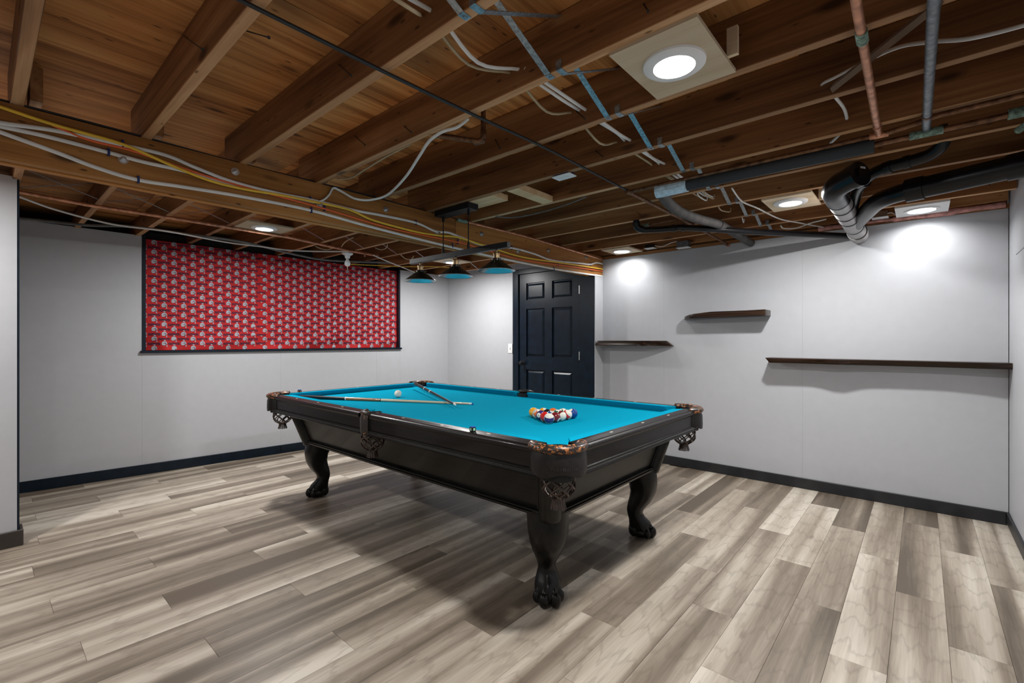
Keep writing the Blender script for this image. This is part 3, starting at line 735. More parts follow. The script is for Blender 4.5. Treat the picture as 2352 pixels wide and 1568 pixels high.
# ------------------------------------------------------------------ balls
BR = .0286
def ball_mat(name, col, stripe):
    n = NT(name).set(.08, coat=.6, coatr=.03)
    tc = n.n('ShaderNodeTexCoord'); sp = n.n('ShaderNodeSeparateXYZ'); n.l(tc.outputs['Object'], sp.inputs[0])
    disc = n.math('GREATER_THAN', n.math('ABSOLUTE', sp.outputs[0]), BR * .885)
    w = disc
    if stripe: w = n.math('MAXIMUM', disc, n.math('GREATER_THAN', n.math('ABSOLUTE', sp.outputs[2]), BR * .50))
    f = n.noise(tc.outputs['Object'], 60, 2)
    n.base(n.mix(w, n.mix(n.math('MULTIPLY', f, .15), col, tuple(c * .8 for c in col)), (.74, .71, .62))); return n.m
HUE = {'yellow': (.78, .36, .02), 'blue': (.006, .05, .25), 'red': (.55, .012, .012), 'purple': (.045, .022, .14), 'orange': (.75, .15, .03), 'green': (.004, .10, .06), 'maroon': (.16, .010, .014), 'black': (.006, .006, .008)}
sph = MB().ball((0, 0, 0), BR, 36, 20).mesh('ball', smooth=80)
T3 = -_F
def basis(v): return (_R * v[0] + Vector((0, 0, 1)) * v[1] + T3 * v[2]).normalized()
def ball(num, hue, stripe, loc, nax, mdir, label, size=None):
    me = sph.copy(); me.materials.clear(); me.materials.append(ball_mat(f'{hue}_ball_paint', HUE[hue], stripe))
    o = link('billiard_ball', me, None, None, loc, label=label, cat='ball', group='racked billiard balls on the blue cloth')
    m = basis(mdir); z = basis(nax); z = (z - m * z.dot(m)).normalized(); y = z.cross(m)
    o.matrix_world = Matrix.Translation(loc) @ Matrix((m, y, z)).transposed().to_4x4()
    tv, tf = text2d(str(num), .0125, .0002)
    for s in (1, -1):
        vs = []; mb = MB()
        for p in tv:
            q = Vector((math.sqrt(max(0, (BR + .00025) ** 2 - p.x ** 2 - p.y ** 2)) * s, p.x * s, p.y)); vs.append(q)
        mk('number', mb.add(vs, tf), M['rubber'], o)
X0, Y0 = -1.72, 2.157
def rk(i, j): return Vector((X0 + i * .0496, Y0 + (j - i / 2) * .0573, ZBED + BR))
ball(1, 'yellow', False, rk(0, 0), (0, .3, 1), (.4, 1, -.1), 'plain yellow ball at the left tip of the rack')
ball(13, 'orange', True, rk(1, 0), (.65, .75, .25), (.6, -.6, -.4), 'orange and white ball between the yellow ball and the purple ball')
ball(9, 'yellow', True, rk(1, 1), (.9, .7, .1), (-.3, .6, -.6), 'yellow ball with a white edge in the back row of the rack')
ball(4, 'purple', False, rk(2, 0), (0, 1, .2), (-.55, .15, .8), 'plain purple ball showing its white number disc on the left side')
ball(8, 'black', False, rk(2, 1), (0, .2, 1), (.2, .5, -.8), 'black ball in the middle of the rack')
ball(5, 'orange', False, rk(2, 2), (0, 1, 0), (.9, .5, -.2), 'plain orange ball at the back of the rack')
ball(3, 'red', False, rk(3, 0), (0, .3, 1), (.75, .8, .0), 'plain red ball left of the front purple and white ball')
ball(10, 'blue', True, rk(3, 1), (.2, -.3, 1), (.2, .9, .3), 'blue and white ball half hidden behind the front of the rack')
ball(6, 'green', False, rk(3, 2), (0, .1, 1), (.1, .95, .25), 'plain green ball with its number disc upward in the rack')
ball(14, 'green', True, rk(3, 3), (.75, .7, .1), (-.6, .6, .3), 'green and white ball in the far row beside the blue ball')
ball(12, 'purple', True, rk(4, 0), (.05, .93, .35), (-1, .05, -.1), 'purple and white ball at the front tip of the rack')
ball(7, 'maroon', False, rk(4, 1), (0, 1, 0), (.72, -.5, .5), 'plain maroon ball right of the front purple and white ball')
ball(15, 'maroon', True, rk(4, 2), (.35, -.15, .9), (.6, .8, -.2), 'maroon ball with a large white face, third along the right side')
ball(11, 'red', True, rk(4, 3), (.55, .75, .35), (.5, -.75, .42), 'red and white ball beside the blue ball at the right of the rack')
ball(2, 'blue', False, rk(4, 4), (0, 1, 0), (-.55, .75, .3), 'plain blue ball at the right tip of the rack')
cm = plain('ivory_cue_ball', (.80, .77, .68), .1, coat=.6, var=.02)
me = sph.copy(); me.materials.clear(); me.materials.append(cm)
cp = on_z(914, 904, ZBED + BR)
link('cue_ball', me, None, None, cp, label='plain white cue ball alone on the blue cloth', cat='ball')

# ------------------------------------------------------------------ cues and chalk
M['cuebutt'] = plain('black_cue_butt', (.007, .007, .010), .35, spec=.35); M['cuebrown'] = plain('amber_cue_forearm', (.36, .14, .035), .25, coat=.5, var=.25, vs=40)
M['maple'] = plain('maple_shaft', (.68, .53, .36), .3, coat=.3, var=.06); M['cuegrey'] = plain('charcoal_cue_shaft', (.016, .018, .023), .42, spec=.3)
def cue(p, q, segs, label):
    p, q = Vector(p), Vector(q); d = (q - p); L = d.length; d.normalize()
    t = empty('pool_cue', p, label=label, cat='cue', group='pool cues left on the table')
    for name, a, b, r0, r1, mat in segs:
        mb = MB().tube([d * (a * L), d * (b * L)], [r0, r1], 14); mk(name, mb, mat, t, smooth=50)
b1, t1 = on_z(689, 910.6, ZBED + .0155), on_z(1087, 927.3, ZBED + .0075)
cue(b1, t1, [('bumper', 0, .012, .012, .0145, M['rubber']), ('butt', .012, .283, .0145, .0125, M['cuebutt']), ('butt_ring', .283, .290, .0127, .0127, M['tip']), ('forearm', .290, .49, .0125, .0105, M['cuebrown']), ('joint_ring', .49, .495, .0107, .0107, M['cuebutt']), ('shaft', .495, .978, .0104, .0066, M['maple']), ('ferrule', .978, .993, .0066, .0065, M['tip']), ('tip', .993, 1, .0065, .006, M['chalk'])], 'cue with amber forearm and pale maple shaft lying across the blue cloth')
b2, t2 = on_z(956, 882.5, ZR + .012), on_z(1046, 929, ZBED + .026)
b2 = b2 + (b2 - t2).normalized() * .05
cue(b2, t2, [('bumper', 0, .012, .012, .0145, M['rubber']), ('butt', .012, .30, .0145, .0125, M['cuebutt']), ('butt_ring', .30, .312, .0128, .0128, M['tip']), ('handle', .312, .45, .0125, .0112, M['cuebutt']), ('joint_ring', .45, .468, .0116, .0116, M['tip']), ('shaft', .468, .975, .0108, .0067, M['cuegrey']), ('ferrule', .975, .992, .0067, .0066, M['tip']), ('tip', .992, 1, .0066, .006, M['tip'])], 'black cue with white rings resting from the corner pocket across the other cue')
M['label'] = plain('pale_green_label', (.32, .62, .42), .5); M['labelo'] = plain('orange_label', (.62, .16, .03), .5)
def chalk(p, rz, lab, label):
    t = empty('chalk_cube', p, rz, label=label, cat='chalk', group='chalk cubes on the table rails'); h = .011
    mk('wrapper', MB().box(-h, h, -h, h, 0, .019), M['cuebutt'], t, bevel=.0012)
    mk('chalk_face', MB().lathe([(.0098, .0191), (.0105, .0215), (.009, .0222), (.003, .0212)], 4, Matrix.Rotation(R(45), 4, 'Z') @ Matrix.Scale(1.38, 4, (1, 0, 0)) @ Matrix.Scale(1.38, 4, (0, 1, 0))), M['chalk'], t)
    for k in range(4):
        Q = Matrix.Rotation(R(90 * k), 4, 'Z'); mk('paper_label', MB().box(h, h + .0004, -.0055, .0055, .004, .0155, Q), lab, t)
chalk(on_z(1085.5, 990, ZR), R(41 + 45), M['label'], 'small blue chalk cube with green labels on the near rail')
chalk(on_z(688, 901, ZR), R(12), M['labelo'], 'small blue chalk cube with orange label on the far left rail')

# ------------------------------------------------------------------ live-edge shelves, switch
def shelf(pts_top, pts_bot, z0, z1, label, tiltl=0):
    # plan outlines (x,y) of the lower and upper face, same count
    n = len(pts_top); rs = [[Vector((p[0], p[1], z0 + (p[2] if len(p) > 2 else 0))) for p in pts_bot], [Vector((p[0], p[1], z1 + (p[2] if len(p) > 2 else 0))) for p in pts_top]]
    mb = MB(); vs = rs[0] + rs[1]; fs = [(i, (i + 1) % n, n + (i + 1) % n, n + i) for i in range(n)]
    tr = tessellate_polygon([[Vector((p.x, p.y, 0)) for p in rs[0]]]); fs += [tuple(t) for t in tr]
    tr = tessellate_polygon([[Vector((p.x, p.y, 0)) for p in rs[1]]]); fs += [tuple(n + i for i in t) for t in tr]
    mb.add(vs, fs); mk('wall_shelf', mb, M['shelf'], bevel=.003, segs=2, smooth=35, label=label, cat='shelf', group='dark live-edge wall shelves')
W = YF
def edge(x0, x1, n, f): return [(x0 + (x1 - x0) * i / n, W - f(i / n)) for i in range(n + 1)]
f3 = lambda t: .165 - .035 * t + .030 * math.exp(-((t - .32) / .07) ** 2) - .05 * max(0, t - .75) * 4 * .35 + .05 * math.exp(-((t - .95) / .15) ** 2)
lo = edge(-.94, XR, 24, f3); up = [(p[0] - .03 * (1 - i / 24), p[1] - .006) for i, p in enumerate(lo)]
shelf(up + [(XR, W), (-.97, W)], lo + [(XR, W), (-.94, W)], 1.022, 1.062, 'long dark walnut shelf running into the right corner')
f2 = lambda t: .03 + .15 * min(1, t / .16) ** .6 - .0 * t
e = edge(-1.69, -.965, 20, f2)
drop = lambda t: -.040 * max(0, 1 - t / .42) ** 1.4
shelf([(p[0], p[1], drop(i / 20) * .95) for i, p in enumerate(e)] + [(-.965, W, 0), (-1.69, W, drop(0) * .95)], [(p[0], p[1], drop(i / 20) * .35) for i, p in enumerate(e)] + [(-.965, W, 0), (-1.69, W, drop(0) * .35)], 1.409, 1.459, 'highest dark walnut shelf with a tapering left end')
f1 = lambda t: .165 + .012 * math.sin(t * 3) - .13 * max(0, (t - .62) / .38) ** 1.7
e = edge(XB + .006, -1.80, 20, f1)
shelf([(p[0] - .07 * max(0, (i / 20 - .7) / .3), p[1] + .012) for i, p in enumerate(e)] + [(-1.87, W), (XB + .006, W)], [(p[0], p[1]) for p in e] + [(-1.80, W), (XB + .006, W)], 1.150, 1.200, 'short glossy walnut shelf tucked beside the dark door')
swp = on_y(1172.5, 800, YD)
sw = mk('light_switch', MB().box(swp.x - .034, swp.x + .034, YD - .006, YD - .0002, swp.z - .058, swp.z + .058), M['white'], bevel=.002, label='white toggle light switch plate beside the dark door', cat='light switch')
mk('switch_toggle', MB().box(swp.x - .005, swp.x + .005, YD - .016, YD - .006, swp.z - .004, swp.z + .014), M['white'], sw, bevel=.001)

# ------------------------------------------------------------------ cables
def cable(pts, r, mat, label, ab=None, up=None, n=6, group=None, seg=8):
    return mk('cable', MB().tube(spl(pts, n), r, seg, ab=ab, up=up), mat, smooth=70, label=label, cat='cable', group=group)
def beamline(pp, d=.007): return [on_x(x, y, XB + (p[0] if p else d)) for x, y, *p in pp]
FL = dict(ab=(1.25, .62), up=(1, 0, 0))
def flat_on_beam(pp, r, mat, label, d=.006): 
    # ribbon cable lying against the beam face: wide vertically, thin outward
    return cable(beamline(pp, d), r, mat, label, ab=(.62, 1.3), up=(1, 0, 0), group='cables clipped along the beam')
flat_on_beam([(-420, 150), (-150, 245), (0, 303), (130, 350), (222, 385), (317, 413), (420, 429), (560, 452), (714, 483), (860, 523), (1040, 568), (1160, 595), (1271, 617), (1340, 628), (1384, 634)], .0062, M['cablewhite'], 'white cable lowest along the beam face')
flat_on_beam([(-420, 175), (-150, 258), (0, 290), (110, 314), (249, 350), (330, 372), (420, 392), (520, 420), (600, 440), (680, 455), (725, 464), (742, 461)], .0062, M['cablewhite'], 'white cable ending in a twist near the beam bolts')
flat_on_beam([(-420, 190), (-150, 255), (0, 282), (110, 297), (180, 311), (281, 333), (380, 356), (450, 385), (540, 419), (640, 444), (711, 458), (820, 484), (870, 493), (954, 511), (1000, 531), (1030, 534), (1062, 546), (1110, 563), (1174, 569), (1225, 582), (1270, 598), (1330, 604), (1355, 607), (1370, 603), (1384, 606)], .0062, M['cablewhite'], 'white cable highest along the beam face', d=.010)
cable(beamline([(-420, 80), (-150, 190), (0, 245), (130, 288), (281, 331), (390, 378), (480, 414), (560, 434), (640, 447), (720, 463), (800, 481), (850, 503), (900, 518), (960, 533), (1010, 541), (1051, 545), (1120, 566), (1200, 590), (1294, 604), (1384, 618)], .014), .0068, M['cableyellow'], 'yellow cable along the beam face', group='cables clipped along the beam')
cable(beamline([(120, 287, .010), (200, 320), (300, 345), (380, 372), (480, 406), (600, 440), (744, 479), (900, 525), (1051, 556), (1130, 578), (1200, 597), (1281, 608), (1384, 623)], .009), .0056, M['cableorange'], 'orange cable running between the yellow cable and the lowest white cable', group='cables clipped along the beam')
# loose loop leaving the beam for the joists
lp = beamline([(728, 466), (745, 458), (757, 446), (766, 432)], .012) + [on_x(785, 440, XB + .02), on_x(815, 456, XB + .05), on_x(850, 459, XB + .09), on_z(890, 447, 2.085), on_z(930, 408, 2.088), on_z(962, 360, 2.092), on_z(985, 325, 2.094), on_z(1015, 303, 2.096), on_z(1050, 292, 2.11), on_z(1076, 272, 2.14)]
cable(lp, .0055, M['cablewhite'], 'white cable looping from the beam up into the joists', ab=(1.25, .65))
cable([on_z(775, 411, 2.11), on_z(806, 408, 2.105), on_z(840, 388, 2.10), on_z(890, 358, 2.098), on_z(944, 330, 2.12)], .0045, M['cabletan'], 'thin tan cable curving below the joists left of the copper stub')
# runs drilled through the joists
def through(x, z, mids, mat, label, r=.0052, n0=2, n1=8, ab=None):
    pts = []
    for n in range(n0, n1 + 1):
        pts += [Vector((x, J(n) - JT, z)), Vector((x, J(n), z))]
        if n in mids: pts.append(on_y(*mids[n], J(n) + .19))
        else: pts.append(Vector((x + .01, J(n) + .18, z - .02)))
    pts.append(Vector((x, J(n1 + 1) - JT, z)))
    return cable(pts, r, mat, label, ab=ab, n=5)
through(-1.118, 2.171, {2: (930, 12), 3: (1076, 148), 4: (1255, 256), 5: (1378, 329), 6: (1482, 368)}, M['cabletan'], 'old tan cable threaded through the joists')
through(-1.075, 2.166, {3: (1098, 144), 4: (1290, 228), 5: (1412, 302), 6: (1503, 366)}, M['cablewhite'], 'white cable threaded through the joists beside the tan cable', ab=(1.2, .7))
through(-1.045, 2.158, {4: (1300, 222), 5: (1420, 306)}, M['cablewhite'], 'second white cable threaded through the joists nearest the steel bracing', n0=4, ab=(1.2, .7))
yb = J(6) - JT
cable([on_y(1888, 196, yb + .02), on_y(1892, 190, yb - .01), on_y(1925, 174, yb - .05), on_y(1985, 143, yb - .10), on_y(2065, 108, yb - .13), on_y(2140, 96, yb - .15), on_y(2230, 88, yb - .17), on_y(2352, 58, yb - .19), on_y(2460, 20, yb - .2)], .0068, M['cablewhite'], 'white cable sweeping past the two supply pipes at upper right', ab=(1.2, .65))
cable([on_y(1905, 205, J(6) - .02), on_y(1918, 222, J(6) + .1), on_y(1938, 248, J(6) + .24), on_y(1945, 272, J(7) - JT), on_y(1943, 290, J(7)), on_y(1925, 312, J(7) + .08), on_y(1908, 328, J(7) + .14)], .0062, M['cablewhite'], 'short white cable bent between joists left of the copper supply pipe')
cable([on_z(1681, 432, 2.10), on_z(1704, 462, 2.085), on_z(1740, 478, 2.08), on_z(1790, 502, 2.08), on_z(1838, 512, 2.085), on_z(1905, 524, 2.10)], .005, M['cablewhite'], 'white cable hanging diagonally beside the far plywood downlight')
cable([on_z(1793, 517, 2.10), on_z(1800, 524, 2.08), on_z(1830, 523, 2.08), on_z(1862, 512, 2.085), on_z(1898, 503, 2.10)], .005, M['cablewhite'], 'white cable looping behind the thin black drain near the far wall')
cable([on_z(1138, 497, 2.095), on_z(1180, 499, 2.085), on_z(1240, 488, 2.085), on_z(1300, 470, 2.09), on_z(1346, 452, 2.10)], .004, M['cablegrey'], 'thin grey cable drooping beneath the joists right of the pendant')
# behind the beam
cable([on_z(-60, 420, 2.12), on_z(28, 446, 2.12), on_z(130, 482, 2.10), on_z(260, 515, 2.09), on_z(385, 531, 2.08), on_z(520, 556, 2.08), on_z(600, 566, 2.08), on_z(660, 574, 2.085), on_z(730, 577, 2.09), on_z(800, 577, 2.10)], .007, M['cablewhite'], 'white cable slung above the red curtain to the bare bulb')
cable([on_z(858, 586, 2.08), on_z(905, 606, 2.08), on_z(985, 635, 2.07), on_z(1050, 648 - 10, 2.06), on_z(1100, 632, 2.07), on_z(1140, 632, 2.05)], .006, M['cablewhite'], 'white cable drooping behind the left and middle lamp shades')
cable([on_z(806, 607, 2.06), on_z(860, 609, 2.07), on_z(920, 612, 2.08), on_z(1000, 612, 2.085), on_z(1045, 616, 2.09)], .005, M['cableyellow'], 'faded yellow cable running right from the bare bulb')
cable([on_z(30, 500, 2.10), on_z(110, 508, 2.10), on_z(200, 517, 2.085), on_z(300, 520, 2.09), on_z(420, 536, 2.10), on_z(560, 556, 2.09), on_z(680, 585, 2.085), on_z(760, 598, 2.09), on_z(900, 603, 2.095)], .011, M['cablegrey'], 'dark grey cable along the top of the left wall')
cable([on_z(728, 598, 2.12), on_z(738, 612, 2.09), on_z(752, 622, 2.075), on_z(768, 620, 2.08), on_z(785, 610, 2.09), on_z(796, 606, 2.08)], .0028, M['cablewhite'], 'thin white cord looping beside the bare bulb')
for k, pp in enumerate([((724, 565), (738, 571), (752, 573), (768, 568)), ((862, 569), (874, 573), (886, 570), (890, 562)), ((920, 585), (932, 594), (944, 595), (950, 588)), ((784, 566), (792, 556), (803, 549), (812, 545))]):
    cable([on_z(x, y, 2.12 - .012 * math.sin(i)) for i, (x, y) in enumerate(pp)], .005, M['cabletan'], ['tan cable scrap hanging left of the bare bulb behind the beam', 'tan cable scrap hanging right of the bare bulb behind the beam', 'tan cable scrap hanging above the leftmost lamp shade', 'tan cable scrap rising behind the beam above the bare bulb'][k])
for k, pp in enumerate([((1605, 450), (1622, 460)), ((1620, 446), (1638, 456)), ((1652, 478), (1660, 484), (1676, 486)), ((1706, 505), (1708, 511))]):
    a = [on_z(x, y, 2.115) for x, y in pp]
    cable([a[0] + Vector((0, -.03, .03))] + a + [a[-1] + Vector((0, .02, .03))], .0045, M['cablewhite'] if k in (0, 3) else M['cabletan'], ['short white cable end by the far bracing straps', 'short tan cable end by the far bracing straps', 'curled tan cable end below the foam sleeve', 'tiny white cable end left of the far plywood downlight'][k])
cable([on_z(1552, 415, 2.12), on_z(1540, 407, 2.10), on_z(1526, 404, 2.12)], .0052, M['cabletan'], 'bent tan cable just above the taped sleeve end')

# black gas tube below the joists, turning to copper at a tee
mk('black_tube', MB().tube(spl([(-1.325, -1.2, 2.088), (-1.327, .45, 2.087), (-1.322, 1.1, 2.086), (-1.303, 1.69, 2.090), (-1.300, 2.1, 2.086), (-1.287, 2.50, 2.075)], 6), .0062, 8), M['tubeblack'], smooth=70, label='thin black tube strung diagonally under the joists', cat='tube')
# ------------------------------------------------------------------ pipes
def pipe(name, pts, r, mat, label, cat='pipe', group=None, sm=None, seg=14, extra=()):
    o = mk(name, MB().tube(spl(pts, sm) if sm else pts, r, seg), mat, smooth=60, label=label, cat=cat, group=group)
    for nm, p, rr, mt in extra: mk(nm, MB().tube(p, rr, seg), mt, o, smooth=60)
    return o
cu = M['copper']; ct_ = M['coppertarn']
pipe('copper_pipe', [(-1.287, 2.505, 2.072), (-1.289, 3.3, 2.07), (-1.300, 4.15, 2.062), (-1.302, YF - .006, 2.055)], .0105, ct_, 'tarnished copper pipe running from the tee to the far wall', extra=[('pipe_elbow', [(-1.303, YF - .04, 2.058), (-1.303, YF - .004, 2.055)], .016, cu), ('pipe_tee', [(-1.287, 2.48, 2.072), (-1.287, 2.53, 2.072)], .0145, ct_)])
pipe('copper_pipe', [(-1.30, 2.505, 2.072), (-.16, 2.503, 2.072), (-.1, 2.497, 2.072), (-.02, 2.485, 2.077), (.05, 2.468, 2.084), (XR - .002, 2.462, 2.086)], .0105, ct_, 'tarnished copper pipe above the black foam sleeve', extra=[('pipe_tee', [(-.168, 2.503, 2.072), (-.105, 2.503, 2.072)], .0145, cu)])
pipe('copper_pipe', [(-.113, 1.0, 2.072), (-.127, 1.5, 2.072), (-.138, 2.503, 2.072)], .0125, M['copper'], 'pinkish copper supply pipe crossing under the joists at upper right', extra=[('pipe_coupling', [(-.1285, 1.63, 2.072), (-.1295, 1.69, 2.072)], .0152, M['verdigris']), ('pipe_strap', [(-.1362, 2.395, 2.072), (-.1364, 2.41, 2.072)], .0150, cu)])
pipe('steel_pipe', [(.028, 1.0, 2.072), (.023, 1.6, 2.072), (.013, 2.565, 2.07)], .0142, M['pipegrey'], 'grey supply pipe right of the pinkish copper pipe', extra=[('pipe_strap', [(.0145, 2.40, 2.071), (.0143, 2.415, 2.071)], .0168, M['coppertarn'])])
pipe('supply_pipe', [(-.28, 2.562, 2.055), (.013, 2.57, 2.058), (.30, 2.572, 2.06), (XR - .002, 2.572, 2.06)], .0115, ct_, 'crusted supply pipe leaving the foam sleeve end', extra=[('pipe_tee', [(-.04, 2.568, 2.058), (.065, 2.57, 2.058)], .0165, M['verdigris']), ('valve_body', [(.245, 2.571, 2.06), (.36, 2.572, 2.06)], .0195, M['verdigris'])])
mk('valve_handle', MB().box(.30, .42, 2.60, 2.606, 2.055, 2.067), plain('red_handle_paint', (.16, .012, .012), .5), bevel=.002, label='dull red lever handle of the crusted valve', cat='valve handle')
fs = pipe('foam_sleeve', [(-1.10, 2.53, 2.046), (-.6, 2.535, 2.046), (-.155, 2.545, 2.046)], .031, M['foam'], 'long black foam pipe sleeve under the joists', 'pipe sleeve', seg=18)
mk('tape_wrap', MB().tube([(-1.13, 2.527, 2.046), (-1.10, 2.53, 2.046), (-1.02, 2.532, 2.046), (-.955, 2.532, 2.046)], [.037, .038, .037, .036], 14), M['tape'], fs)
pipe('foam_sleeve', [(-1.105, 2.53, 2.04), (-1.125, 2.62, 2.035), (-1.155, 2.80, 2.03), (-1.168, 3.0, 2.03), (-1.15, 3.25, 2.035), (-1.11, 3.52, 2.045), (-1.105, 3.80, 2.045), (-1.112, 4.41, 2.045)], .031, M['foamgrey'], 'dusty grey foam pipe sleeve curving to the far wall', 'pipe sleeve', sm=5, seg=16, extra=[('sleeve_band', [(-1.109, 3.53, 2.045), (-1.109, 3.545, 2.045)], .0325, M['tubeblack'])])
cpv = on_y(1110, 322, J(4) + .16); cpl = on_y(1018, 312, J(4) + .05)
pipe('copper_pipe', spl([(cpv.x, cpv.y, ZS), (cpv.x, cpv.y, cpv.z + .02), (cpv.x - .006, cpv.y, cpv.z + .004), (cpv.x - .02, cpv.y - .004, cpv.z), (cpl.x, cpl.y, cpl.z), (cpl.x - .03, cpl.y - .02, cpl.z + .002)], 5), .011, ct_, 'short copper stub with elbow hanging between the left joists', extra=[('pipe_elbow', spl([(cpv.x, cpv.y, cpv.z + .045), (cpv.x, cpv.y, cpv.z + .015), (cpv.x - .012, cpv.y - .002, cpv.z + .002), (cpv.x - .045, cpv.y - .01, cpv.z)], 4), .0135, ct_)])
bp0 = on_x(1062, 507, XB + .018); bp1 = on_x(1384, 596, XB + .018)
pipe('copper_pipe', [bp0, on_x(1200, 541, XB + .018), bp1 + Vector((0, -.02, 0))], .0105, cu, 'bright copper pipe along the top of the beam', extra=[('pipe_valve', [bp0 - Vector((0, .05, 0)), bp0 + Vector((0, .04, 0))], .0135, M['verdigris'])])
pipe('copper_pipe', [on_z(-60, 418, 2.125), on_z(30, 438, 2.122), on_z(200, 470, 2.118), on_z(430, 506, 2.112), on_z(660, 544, 2.105), on_z(800, 575, 2.10), on_z(868, 587, 2.098)], .0125, cu, 'long copper pipe above the red curtain behind the beam', extra=[('pipe_stub', [on_z(838, 580, 2.10), on_z(838, 580, 2.10) + Vector((0, 0, -.04))], .008, cu)])
# drain stack of large plastic pipe
SX, SZ = -.357, 2.0
stk = empty('drain_stack', (SX, YF, SZ), label='large dusty black drain stack with capped elbow and branches near the far wall', cat='drain pipe')
def sm_(name, pts, r, mat, parent=None, sm=None, seg=22):
    mb = MB().tube(spl(pts, sm) if sm else pts, r, seg)
    for i, v in enumerate(mb.v): mb.v[i] = (v[0] - SX, v[1] - YF, v[2] - SZ)
    return mk(name, mb, mat, parent or stk, smooth=60)
sm_('main_pipe', [(SX, YF + .01, 1.995), (SX, 3.9, 2.0), (SX, 3.3, 2.0), (SX, 3.12, 2.0)], .056, M['absgrey'])
for y in (4.34, 4.22, 4.02, 3.72, 3.55, 3.36, 3.20): sm_('hub_ring', [(SX, y, 2.0), (SX, y + .018, 2.0)], .0595, M['abs'])
sm_('coupling', [(SX, 4.23, 1.998), (SX, 4.33, 1.996)], .063, M['absgrey'])
sm_('elbow', [(SX, 3.22, 2.0), (SX, 3.10, 2.0), (SX + .004, 3.02, 2.003), (SX + .03, 2.955, 2.012), (SX + .075, 2.915, 2.022), (SX + .105, 2.895, 2.027)], .058, M['abs'], sm=5)
cdir = Vector((.80, -.58, .14)).normalized(); cc0 = Vector((SX + .10, 2.897, 2.026))
cap = sm_('cleanout_cap', [cc0, cc0 + cdir * .035], .063, M['abs'])
sm_('cap_plug', [cc0 + cdir * .034, cc0 + cdir * .046], .03, M['abs'], seg=4)
sk_ = Matrix.Translation(cc0 + cdir * .0355) @ cdir.to_track_quat('Z', 'Y').to_matrix().to_4x4()
mb = MB().box(.004, .034, .022, .038, 0, .001, sk_); 
for i, v in enumerate(mb.v): mb.v[i] = (v[0] - SX, v[1] - YF, v[2] - SZ)
mk('cap_sticker', mb, M['white'], stk)
mb = MB().box(.004, .034, .019, .022, 0, .001, sk_)
for i, v in enumerate(mb.v): mb.v[i] = (v[0] - SX, v[1] - YF, v[2] - SZ)
mk('cap_sticker_line', mb, M['cableorange'], stk)
big = [(SX + .01, 3.98, 2.0), (SX + .05, 3.80, 1.996), (SX + .11, 3.55, 1.99), (SX + .16, 3.38, 1.99), (SX + .225, 3.27, 1.99), (SX + .32, 3.215, 1.992), (SX + .42, 3.195, 1.995)]
sm_('branch_pipe', big, .047, M['abs'], sm=5)
sm_('branch_pipe', [(SX + .30, 3.222, 1.992), (SX + .45, 3.19, 1.996), (SX + .783, 3.125, 2.01)], .054, M['abs'])
sm_('hub', [(SX + .295, 3.222, 1.992), (SX + .365, 3.207, 1.993)], .0605, M['abs'])
sm_('hub', [(SX + .655, 3.150, 2.005), (SX + .725, 3.136, 2.007)], .0605, M['abs'])
sm2 = [(SX + .03, 3.62, 2.03), (SX + .06, 3.42, 2.04), (SX + .085, 3.25, 2.045), (SX + .12, 3.12, 2.05), (SX + .17, 3.02, 2.06), (SX + .24, 2.975, 2.065), (SX + .32, 2.955, 2.068), (SX + .385, 2.935, 2.075), (SX + .425, 2.90, 2.10), (SX + .43, 2.872, 2.15), (SX + .43, 2.865, 2.27)]
sm_('vent_branch', sm2, .028, M['abs'], sm=5, seg=18)
for p, q in (((SX + .215, 2.985, 2.063), (SX + .245, 2.973, 2.065)), ((SX + .29, 2.961, 2.067), (SX + .315, 2.956, 2.068)), ((SX + .115, 3.13, 2.05), (SX + .13, 3.10, 2.051)), ((SX + .43, 2.869, 2.135), (SX + .43, 2.866, 2.17))):
    sm_('hub', [p, q], .032, M['abs'], seg=18)
dp = on_z(1465, 528, 2.02)
pipe('drain_pipe', spl([(dp.x - .004, dp.y - .02, 2.09), (dp.x - .002, dp.y - .01, 2.045), (dp.x + .02, dp.y + .02, 2.022), (-1.45, 3.30, 2.02), (-1.36, 3.345, 2.022), (-1.28, 3.40, 2.022), (-.9, 3.86, 2.012), (-.40, 4.40, 2.0)], 5), .0225, M['abs'], 'thin black drain pipe crossing below the joists to the stack', 'drain pipe', seg=16, extra=[('hub', [(-1.375, 3.338, 2.022), (-1.355, 3.348, 2.022)], .027, M['abs']), ('hub', [(-1.315, 3.372, 2.022), (-1.30, 3.384, 2.022)], .027, M['abs']), ('pipe_elbow', spl([(dp.x - .004, dp.y - .02, 2.075), (dp.x, dp.y - .008, 2.04), (dp.x + .03, dp.y + .02, 2.023)], 4), .0265, M['abs'])])
ws = [on_z(1464, 520, 2.06), on_z(1490, 516, 2.06), on_z(1552, 504, 2.075)]
pipe('water_line', ws, .006, ct_, 'thin water line with small valve beside the black drain elbow', extra=[('valve_body', [ws[0] + (ws[1] - ws[0]) * .2, ws[1]], .012, M['verdigris'])])
gv = on_z(2338, 300, 2.06)
pipe('capped_pipe', [gv + Vector((.05, -.08, .02)), gv], .014, M['verdigris'], 'crusted pipe end with frayed cap at the right edge')

